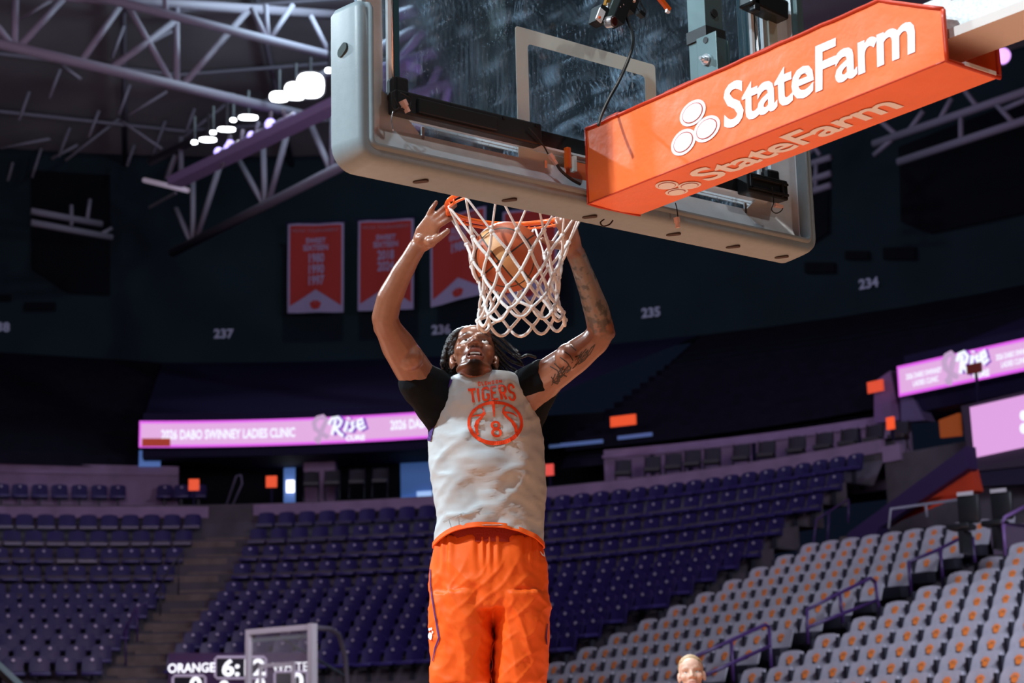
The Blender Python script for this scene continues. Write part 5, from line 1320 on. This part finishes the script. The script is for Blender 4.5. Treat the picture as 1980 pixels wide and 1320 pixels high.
strip2(pm, zz([(735, 510), (690, 560), (685, 630), (740, 700), (850, 800), (910, 900), (920, 980), (935, 1040)]), [2, 3.5, 4.5, 5, 6, 7, 6, 4], bvh_j); strip2(pm, zz([(940, 715), (860, 660), (780, 635), (700, 630)]), [1.5, 3, 3.5, 4], bvh_j)
e8 = lambda cx, cy, rx, ry: [(cx+rx*math.cos(2*math.pi*i/24), cy+ry*math.sin(2*math.pi*i/24)) for i in range(25)]
strip2(pm, zz(e8(548, 862, 66, 58)), 4.4, bvh_j, step=1.6); strip2(pm, zz(e8(570, 998, 78, 64)), 4.6, bvh_j, step=1.6)
pm.build('jersey_print', m_prt, jer, fix=False)['label'] = 'orange team lettering and ball emblem with number 8'
pp = MB(); strip2(pp, [(874, 734), (864, 752), (853, 778), (844, 803), (836, 830), (831, 852)], 6.5, bvh_j, .004); strip2(pp, [(1006, 735), (1020, 750), (1032, 775), (1041, 800)], 2, bvh_j, .004); pp.build('piping', m_pipe, jer, fix=False)
sq = MB(); strip2(sq, [(857, 1008), (897, 991)], .8, bvh_j, .002); strip2(sq, [(868, 1004), (873, 1020), (888, 1014), (885, 996)], .7, bvh_j, .002); sq.build('stitching', M('stitch', (.30, .30, .30), .8), jer, fix=False)
# shorts
SB = MB(); rows = []
SO = [(1040, 842, 1046, .128), (1058, 836, 1049, .135), (1090, 832, 1056, .145), (1130, 830, 1058, .150), (1180, 829, 1059, .150)]
for yy, xl, xr, hd_ in SO:
    Lp, Rp = A_(xl, yy, DT+.04), A_(xr, yy, DT+.04); c = (Lp+Rp)/2; hw = (Rp-Lp).length/2; ax = (Rp-Lp).normalized()
    rows.append([c+ax*hw*math.copysign(abs(math.cos(q_))**.85, math.cos(q_))-eyr*hd_*math.copysign(abs(math.sin(q_))**.85, math.sin(q_)) for q_ in [2*math.pi*k/40 for k in range(40)]])
SB.grid(rows, closed=True); SB.f.append(tuple(range(39, -1, -1))); SB.f.append(tuple(range(160, 200))); SB.mi += [0, 0]
for OUT in ([(1150, 829, 956, .148), (1200, 829, 954, .146), (1250, 832, 948, .142), (1290, 834, 945, .138), (1321, 834, 946, .136)], [(1150, 940, 1059, .148), (1200, 954, 1059, .146), (1250, 956, 1058, .142), (1290, 953, 1057, .138), (1324, 950, 1055, .136)]):
    rows = []
    for yy, xl, xr, hd_ in OUT:
        Lp, Rp = A_(xl, yy, DT+.03), A_(xr, yy, DT+.03); c = (Lp+Rp)/2; hw = (Rp-Lp).length/2; ax = (Rp-Lp).normalized()
        rows.append([c+ax*hw*math.copysign(abs(math.cos(q_))**.9, math.cos(q_))-eyr*hd_*math.sin(q_) for q_ in [2*math.pi*k/40 for k in range(40)]])
    b0 = len(SB.v); SB.grid(rows, closed=True); SB.f.append(tuple(b0+k for k in range(39, -1, -1))); SB.f.append(tuple(b0+160+k for k in range(40))); SB.mi += [0, 0]
smm = voxel(SB, .006, 5); aa = coords(smm); nrm = np.array([v.normal[:] for v in smm.vertices])
ex_, ey_ = np.array(exr), np.array(eyr); lx = aa @ ex_; lz = aa[:, 2]; x0 = float(np.array(A_(945, 1100, DT)) @ ex_); zt_ = float(A_(945, 1045, DT).z); zb_ = float(A_(945, 1320, DT).z)
f = (zt_-lz)/(zt_-zb_)
ga = np.sin((lx-x0)*150+3*np.sin((lx-x0)*37))*.0045*ss(.30, .04, f)
fo = np.array([.007*max(0, 1-abs(mnoise.noise(Vector((x*9+z*4, z*3-x*3, 3)))*2.2))**3+.004*max(0, 1-abs(mnoise.noise(Vector((x*16-z*9, z*10, 6)))*2.4))**3+.016*mnoise.noise(Vector((x*11+z*2.5, z*2.2, 2)))+.006*mnoise.noise(Vector((x*20-z*9, z*9+x*8, 5)))+.003*mnoise.noise(Vector((x*40+z*30, z*30, 8))) for x, z in zip(lx, lz)])*ss(.05, .3, f)
gx = lx-(x0+.012); gr = np.exp(-(gx/.016)**2)*ss(.52, .66, f)*(nrm @ -ey_ > .2)*.075
setcoords(smm, aa+nrm*(ga+fo)[:, None]+ey_*gr[:, None])
sho = obj_from(smm, 'shorts', m_sho, pl); sho['label'] = 'orange shorts with purple side stripe'
bvh_s = BVHTree.FromPolygons([Vector(v) for v in coords(smm)], [tuple(p.vertices) for p in smm.polygons])
wb = []
for yy, k_, zo in ((1030, .93, 0), (1040, .97, 0), (1050, .98, 0), (1058, 1.0, 0)):
    Lp, Rp = A_(843, yy, DT+.04), A_(1046, yy, DT+.04); c = (Lp+Rp)/2; hw = (Rp-Lp).length/2*k_; ax = (Rp-Lp).normalized()
    wb.append([c+ax*hw*math.cos(q_)-eyr*.138*k_*math.copysign(abs(math.sin(q_))**.9, math.sin(q_))+ez*.006*math.sin(q_) for q_ in [2*math.pi*k/48 for k in range(48)]])
MB().grid(wb, closed=True).build('waistband', m_band, sho, smooth=True)['label'] = 'gathered waistband, its shade painted dark red'
st_ = MB(); strip2(st_, [(833.5, 1100), (834, 1130), (838, 1160), (843, 1190), (850, 1232), (843, 1252), (838, 1278)], [1.5, 2.2, 2.4, 2.6, 3, 2.6, 1.2], bvh_s, .004); strip2(st_, [(1057, 1205), (1054, 1232), (1056, 1246)], [1.5, 2.6, 1.5], bvh_s, .004); st_.build('side_stripe', m_pipe, sho, fix=False)
wp = MB()
for cx, cy_, rx, ry in ((834, 1229, 4.0, 7), (832.6, 1216, 2.0, 3.2), (836.2, 1215, 1.6, 3.4), (838.5, 1222, 1.4, 3.2)): decal(wp, [(cx+rx*math.cos(t), cy_+ry*math.sin(t)) for t in [2*math.pi*i/12 for i in range(12)]], [tuple(range(12))], bvh_s, .005)
strip2(wp, [(1042, 1066), (1047, 1073), (1051, 1076), (1050, 1068)], [1, 2.6, 2.4, .8], bvh_s, .005); wp.build('white_emblem', m_white, sho, fix=False)
# script tattoo on the upper arm
m_ink = M('tattoo_ink', (.030, .022, .018), .5); ink = MB()
ax0, ay0 = 1064, 746; dx_, dy_ = .78, -.62
vs_, fs_ = glyphs('Reuben', 1, .018, .25, 1, 1, 'LEFT')
decal(ink, [(ax0+(x*33*dx_+y*46*.42), ay0+(x*33*dy_-y*46*.90)) for x, y in vs_], fs_, bvh_pl, .0016)
for ln_ in ([(1064, 708), (1078, 716), (1083, 730), (1078, 742), (1068, 738), (1074, 722)], [(1072, 702), (1082, 712), (1086, 722)], [(1083, 690), (1096, 700), (1104, 712)], [(1092, 680), (1102, 687), (1108, 697)], [(1104, 668), (1114, 678)], [(1112, 690), (1126, 684), (1134, 674)], [(1076, 732), (1088, 724), (1096, 728)], [(1118, 704), (1130, 696), (1138, 686), (1132, 680)], [(1066, 728), (1072, 738), (1083, 736)]):
    strip2(ink, ln_, 2.0, bvh_pl, .0014)
ink.build('tattoo', m_ink, pl, fix=False)
# shoes
# ------------------------------------------------------------------ man on the court looking up
MX = at(1337, 1304, 11.8); ty = math.atan2(-(CL.x-MX.x), (CL.y-MX.y)) if False else 0
tof = Vector((CL.x-MX.x, CL.y-MX.y, 0)).normalized(); rt2 = Vector((-tof.y, tof.x, 0)); 
ym2 = Matrix(((rt2.x, -tof.x, 0), (rt2.y, -tof.y, 0), (0, 0, 1)))
MHX = Matrix.Translation(MX) @ (ym2 @ Matrix.Rotation(math.radians(-10), 3, 'X') @ Matrix.Rotation(math.radians(-4), 3, 'Y')).to_4x4()
W = lambda x, y, z: Vector((MX.x, MX.y, 0))+rt2*x-tof*y+ez*z
B = MB(); head_parts(B, MHX, .96, False); zh = MX.z
cap_chain(B, [MHX @ Vector((0, .03, -.07)), W(0, .02, zh-.22)], [.056, .062])
hull(B, [(W(-.17, .03, zh-.27), .055), (W(.17, .03, zh-.27), .055), (W(-.12, .03, zh-.50), .10), (W(.12, .03, zh-.50), .10)])
hull(B, [(W(-.12, .03, zh-.50), .10), (W(.12, .03, zh-.50), .10), (W(-.10, .03, zh-.78), .11), (W(.10, .03, zh-.78), .11)])
for s_ in (-1, 1):
    cap_chain(B, [W(s_*.19, .03, zh-.27), W(s_*.24, .05, zh-.56), W(s_*.25, -.02, zh-.80)], [.055, .045, .03]); 
    hull(B, [(W(s_*.25, -.02, zh-.82), .026), (W(s_*.255, -.05, zh-.89), .022)])
    for q_ in range(4): cap_chain(B, [W(s_*.25, -.035-.012*q_+.02, zh-.88), W(s_*.252, -.05-.010*q_+.02, zh-.93), W(s_*.245, -.045-.010*q_+.02, zh-.965+.008*abs(q_-1.5))], [.0095, .009, .0075])
    cap_chain(B, [W(s_*.245, -.06, zh-.84), W(s_*.235, -.085, zh-.88), W(s_*.232, -.09, zh-.91)], [.012, .010, .008])
    cap_chain(B, [W(s_*.10, .03, zh-.82), W(s_*.11, .02, zh-1.22), W(s_*.11, .05, .09)], [.095, .060, .042]); cap_chain(B, [W(s_*.11, .07, .045), W(s_*.12, -.14, .04)], [.045, .038])
me = voxel(B, .0055, 4); h = shape_face(me, MHX, False); a = coords(me); col = np.tile(np.array((.62, .36, .26)), (len(a), 1)); inh = ((np.abs(h) < .2).all(1)).astype(float)
hr_ = inh*np.clip(ss(.070, .085, h[:, 2])+ss(.0, .03, h[:, 1])*ss(-.05, -.02, h[:, 2])*.9*(np.abs(h[:, 0]) < .079), 0, 1)
lp = inh*(h[:, 1] < -.06)*np.exp(-((h[:, 0]/.028)**4+((h[:, 2]+.070)/.010)**4)); col = mixc(col, (.50, .20, .16), lp)
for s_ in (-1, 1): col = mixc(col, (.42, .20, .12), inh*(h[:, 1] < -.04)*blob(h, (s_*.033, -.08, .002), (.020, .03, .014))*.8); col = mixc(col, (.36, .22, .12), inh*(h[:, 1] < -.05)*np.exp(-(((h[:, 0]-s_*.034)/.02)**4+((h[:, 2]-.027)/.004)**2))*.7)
cl_ = (a[:, 2] < zh-.215)*(a[:, 2] > zh-.80); 
paint(me, col); man = obj_from(me, 'person', skin_mat('man_skin', .5), loc=Vector((MX.x, MX.y, 0)))
tag(man, 'fair short-haired man at the bottom edge looking up, only his head showing', 'person')
for s_ in (-1, 1):
    c = MHX @ Vector((s_*.033, -.0715, -.003)); e_ = MB().ell(c, .0118, n=12, m=8).build('eye', m_eye, man, smooth=True); gz = (MHX.to_3x3() @ Vector((0, -.95, .3))).normalized(); MB().ell(c+gz*.0078, .0056, n=10, m=8).build('iris', m_iris, e_, smooth=True)
b_ = MB(); b_.ell((0, .019, .043), (.0795, .098, .0875), n=28, m=24); P2 = []
for x, y, z in b_.v:
    k = 1.0 if z > (.075 if y < -.02 else .075-1.2*(y+.02) if y < .06 else -.03) else .88; P2.append(MHX @ Vector((x*k, .02+(y-.02)*k, .042+(z-.042)*k)))
MB().add(P2, b_.f).build('hair', M('fair_hair', (.42, .27, .14), .7, var=(80, .3), bump=(300, .6, .003)), man, smooth=True)
cb = MB(); hull(cb, [(W(-.17, .03, zh-.28), .068), (W(.17, .03, zh-.28), .068), (W(-.13, .03, zh-.52), .115), (W(.13, .03, zh-.52), .115)]); hull(cb, [(W(-.13, .03, zh-.52), .115), (W(.13, .03, zh-.52), .115), (W(-.12, .03, zh-.84), .12), (W(.12, .03, zh-.84), .12)])
for s_ in (-1, 1): cap_chain(cb, [W(s_*.19, .03, zh-.28), W(s_*.235, .05, zh-.54)], [.070, .062])
obj_from(voxel(cb, .01, 4), 'shirt', M('dark_polo', (.02, .02, .035), .8), man)
tb = MB()
for s_ in (-1, 1): cap_chain(tb, [W(s_*.09, .03, zh-.86), W(s_*.11, .02, zh-1.22), W(s_*.115, .05, .14)], [.118, .082, .075])
obj_from(voxel(tb, .012, 4), 'trousers', M('dark_trousers', (.03, .03, .035), .8), man)
# ================================================================== ROOF STEEL AND LAMPS
m_steel2 = M('dim_roof_steel', (.22, .20, .25), .65); m_purp = M('purple_light_tint_steel', (.42, .30, .55), .6)  # m_purp has purple light painted into its base colour
def hz(px, py, z):
    d = ray(px, py); return CL+d*((z-CL.z)/d.z)
class Plane:
    def __init__(s, p0, p1, z):
        s.a, s.b = hz(*p0, z), hz(*p1, z); t = s.b-s.a; s.n = t.cross(Vector((0, 0, 1))).normalized()
    def __call__(s, px, py):
        d = ray(px, py); return CL+d*((s.a-CL).dot(s.n)/d.dot(s.n))
def truss(label, P, chords, webs, r_c=.14, r_w=.09, mat=m_steel):
    e = empty('roof_truss', P.a); tag(e, label, 'truss')
    for p, q_ in chords: MB().tube([P(*p), P(*q_)], r_c, 8).build('chord', mat, e, smooth=True)
    for p, q_ in webs: MB().tube([P(*p), P(*q_)], r_w, 7).build('web_member', mat, e, smooth=True)
    return e
PA = Plane((-40, 76), (540, 212), 19.5)
truss('large pale roof truss crossing the upper left corner of the photo', PA, [((-60, 71), (600, 226)), ((-60, -20), (660, 30))],
      [((38, 90), (125, -6)), ((28, 88), (30, -14)), ((20, 84), (-30, 20)), ((333, 162), (243, 3)), ((342, 164), (341, 8)), ((352, 166), (482, 18)), ((156, 120), (240, 0)), ((215, 133), (340, 40))], .15, .095)
PB_ = Plane((180, -8), (660, 112), 21.0)
truss('pale roof truss chord behind the first, running to the backboard', PB_, [((150, -16), (760, 138))], [((517, 78), (486, 14)), ((518, 78), (514, 10)), ((520, 78), (566, 10)), ((322, 28), (318, -20)), ((640, 110), (600, 30)), ((642, 110), (690, 40))], .13, .08, m_steel2)
PC = Plane((335, 488), (660, 322), 18.0)
truss('long sloping roof truss below the bright floodlights', PC, [((333, 489), (800, 250)), ((292, 312), (800, 60))],
      [((370, 468), (340, 404)), ((373, 468), (373, 332)), ((378, 468), (426, 318)), ((511, 396), (460, 308)), ((512, 396), (509, 282)), ((518, 396), (556, 256)), ((640, 330), (596, 230)), ((642, 330), (645, 200)), ((350, 330), (350, 265)), ((322, 345), (340, 300))], .15, .10)
PD = Plane((1740, 312), (1985, 230), 18.5)
truss('dim roof truss at the right edge below the orange sleeve', PD, [((1738, 313), (2060, 207)), ((1690, 278), (2060, 150))],
      [((1858, 272), (1858, 225)), ((1735, 262), (1700, 232)), ((1752, 260), (1785, 215)), ((1892, 210), (1862, 170)), ((1958, 236), (1925, 200)), ((1940, 212), (1990, 190)), ((1812, 240), (1840, 190)), ((1690, 300), (1730, 265))], .13, .08, m_steel2)
PE = Plane((62, 430), (215, 458), 19.0)
truss('short dark truss stub against the curtain at the left edge', PE, [((60, 408), (196, 433)), ((60, 430), (216, 459))], [((138, 436), (138, 396)), ((168, 428), (174, 385)), ((195, 453), (216, 441))], .12, .07, m_steel2)
PF = Plane((1556, 352), (1606, 335), 19.0)
truss('short truss stub beside the right edge of the backboard', PF, [((1550, 322), (1606, 304)), ((1550, 354), (1606, 335)), ((1550, 377), (1606, 358))], [((1578, 318), (1576, 366)), ((1562, 300), (1600, 255)), ((1585, 300), (1560, 262))], .11, .07, m_steel2)
PG = Plane((700, 80), (1000, 20), 20.0)
truss('roof truss with painted purple light, seen through the glass of the backboard', PG, [((690, 150), (1120, 10)), ((770, 30), (960, -30)), ((690, 215), (1400, 10))], [((850, 245), (880, 110)), ((905, 85), (905, 0)), ((850, 130), (800, 240)), ((960, 60), (1040, 130)), ((1080, 20), (1140, 70)), ((1130, 80), (1330, 10)), ((820, 60), (760, 130)), ((1005, 110), (1090, 20)), ((790, 180), (812, 250))], .16, .11, m_purp)
# hangers and purlins of the roof
roof = empty('roof_framing', (14, 34, 22)); tag(roof, 'thin dark purlins and hangers of the roof above the corner stand', 'framing')
def zroof(o): 
    pr = [(26.2, 23.2), (14, 25.0), (0, 27.3), (-9.1, 28.8)]
    for (o0, z0), (o1, z1) in zip(pr, pr[1:]):
        if o >= o1: return z0+(z1-z0)*(o-o0)/(o1-o0)
    return 28.8
for o in (3, 7, 11, 15, 19, 23):
    MB().tube([bowlq(o, q)[0]+Vector((0, 0, zroof(o)-.5)) for q in qrange(-6, 1, 20)+[4, 9]], .07, 5).build('purlin', m_steel2, roof, smooth=True)
for q in (.25, .36, .47, .58, .69, .80, .91, 1.2, 3.8):
    MB().tube([bowlq(o, q)[0]+Vector((0, 0, zroof(o)-.35)) for o in (1, 8, 14, 20, 26)], .10, 5).build('rafter', m_steel2, roof, smooth=True)
for a, b, c_, d_ in ((45, 1050, 75, 940), (110, 700, 170, 530), (185, 1030, 240, 860), (285, 570, 350, 400), (340, 910, 405, 740), (515, 795, 575, 640), (690, 665, 755, 490), (735, 965, 780, 840), (385, 1215, 450, 1030), (550, 1095, 605, 975), (890, 890, 960, 700), (650, 335, 720, 150), (1080, 760, 1130, 630), (380, 930, 690, 690), (620, 380, 1000, 180), (745, 670, 970, 530), (700, 700, 940, 865), (360, 380, 470, 460), (120, 110, 300, 0), (1060, 800, 1330, 590), (100, 1090, 330, 900), (300, 920, 450, 840), (0, 860, 290, 805)):
    dep = (22.0-CL.z)/ray(a/3, b/3).z; MB().tube([at(a/3, b/3, dep), at(c_/3, d_/3, dep)], .055, 6).build('hanger', m_steel if b < 800 else m_steel2, roof, smooth=True)
# catwalk with rail under the lamps
cw = empty('catwalk', PC(430, 320)); tag(cw, 'dim purple catwalk hung under the floodlights', 'catwalk')
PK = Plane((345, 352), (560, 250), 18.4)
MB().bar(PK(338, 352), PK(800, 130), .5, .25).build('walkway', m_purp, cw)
MB().tube([PK(418, 297), PK(570, 220)], .06, 7).build('rail', M('bright_rail', (.6, .6, .75), .4), cw)
for x0, y0_, x1, y1_ in ((430, 322, 446, 262), (438, 300, 446, 268), (462, 290, 470, 250), (522, 245, 524, 215), (488, 275, 500, 235), (552, 228, 548, 212)): MB().tube([PK(x0, y0_), PK(x1, y1_)], .06, 6).build('rail_post', m_steel, cw, smooth=True)
# floodlights
m_flood = M('flood_lens', (1, 1, 1), .4, emit=((.92, .97, 1), 14)); m_flood.cycles.emission_sampling = 'NONE'
m_hous = M('lamp_housing', (.05, .05, .06), .5); m_ulamp = M('violet_lens', (.6, .5, 1), .4, emit=((.45, .38, 1), 2.2)); m_ulamp.cycles.emission_sampling = 'NONE'
first = None
LB = [('far-left single floodlight of the lowest row', 376, 275, 11, 7), ('double floodlight right of the far-left single lamp', 402, 270, 32, 9), ('single floodlight starting the second row', 412, 256, 11, 7), ('double floodlight of the second row', 438, 250, 33, 9), ('single floodlight starting the third row', 451, 232, 11, 7), ('double floodlight of the third row', 480, 227, 36, 10),
      ('glaring floodlight bank, its lower left lamp', 540, 187, 36, 20), ('glaring floodlight bank, its middle lamp', 572, 176, 42, 34), ('glaring floodlight bank, brightest upper right lamp', 600, 165, 52, 48), ('single floodlight between the glaring bank and the backboard', 637, 136, 16, 9), ('floodlight half hidden by the backboard edge', 652, 128, 14, 12)]  # bank lenses are enlarged to the outline of their glare
for lab, px, py, w_, h in LB:
    c = PK(px, py); dp = (c-CL).dot(FW); k = dp/FPX; e = empty('floodlight', c); tag(e, 'bright white roof '+lab if not lab.startswith('glaring') else lab+' on the catwalk', 'lamp', 'floodlights along the catwalk')
    toc = (CL+Vector((2, 4, 0))-c).normalized(); rx = toc.cross(Vector((0, 0, 1))).normalized(); uy = rx.cross(toc)
    P_ = [c+rx*(w_*k/2*math.copysign(abs(math.cos(t))**.7, math.cos(t)))+uy*(h*k/2*math.copysign(abs(math.sin(t))**.7, math.sin(t))) for t in [2*math.pi*i/20 for i in range(20)]]
    MB().prism(P_, toc*.04, toc*.0).build('lens', m_flood, e)
    MB().prism([p+(p-c)*.12 for p in P_], toc*-.01, toc*-.35).build('housing', m_hous, e)
    MB().tube([c-toc*.2, c-toc*.2+Vector((0, 0, .8))], .05, 6).build('bracket', m_hous, e)
for n, (px, py, r_) in enumerate(((423, 294, .14), (441, 285, .12), (445, 277, .11), (486, 262, .12), (523, 240, .16))):
    lm = MB().ell(PK(px, py), r_, n=10, m=8).build('moving_light', m_ulamp, smooth=True); tag(lm, 'small violet stage light clamped to the catwalk rail, %s from its left end' % nth(n), 'lamp', 'stage lights on the catwalk rail')
c = hz(1938, 108, 17.5); e = empty('stage_spotlight', c); tag(e, 'violet stage spotlight shining below the pale arm at right edge', 'lamp')
MB().ell(c, .20, n=12, m=8).build('lens', M('violet_beam', (.6, .4, 1), .4, emit=((.70, .35, .95), 1.6)), e, smooth=True); MB().tube([c+FW*.1, c+FW*.6-RT*.5-UP*.2], .26, 10).build('housing', m_hous, e)
tl = MB().tube([PC(279, 348), PC(363, 368)], .085, 8).build('pale_bar', M('pale_tube', (.55, .48, .60), .5, emit=((.55, .45, .60), .35)), smooth=True); tag(tl, 'pale bar hanging at the end of the sloping truss', 'lamp')  # pale bar given a weak emission
tb_ = MB().tube([PC(289, 401), PC(340, 373)], .05, 7).build('brace_rod', m_steel2); tag(tb_, 'thin grey rod hanging below the pale bar', 'rod')
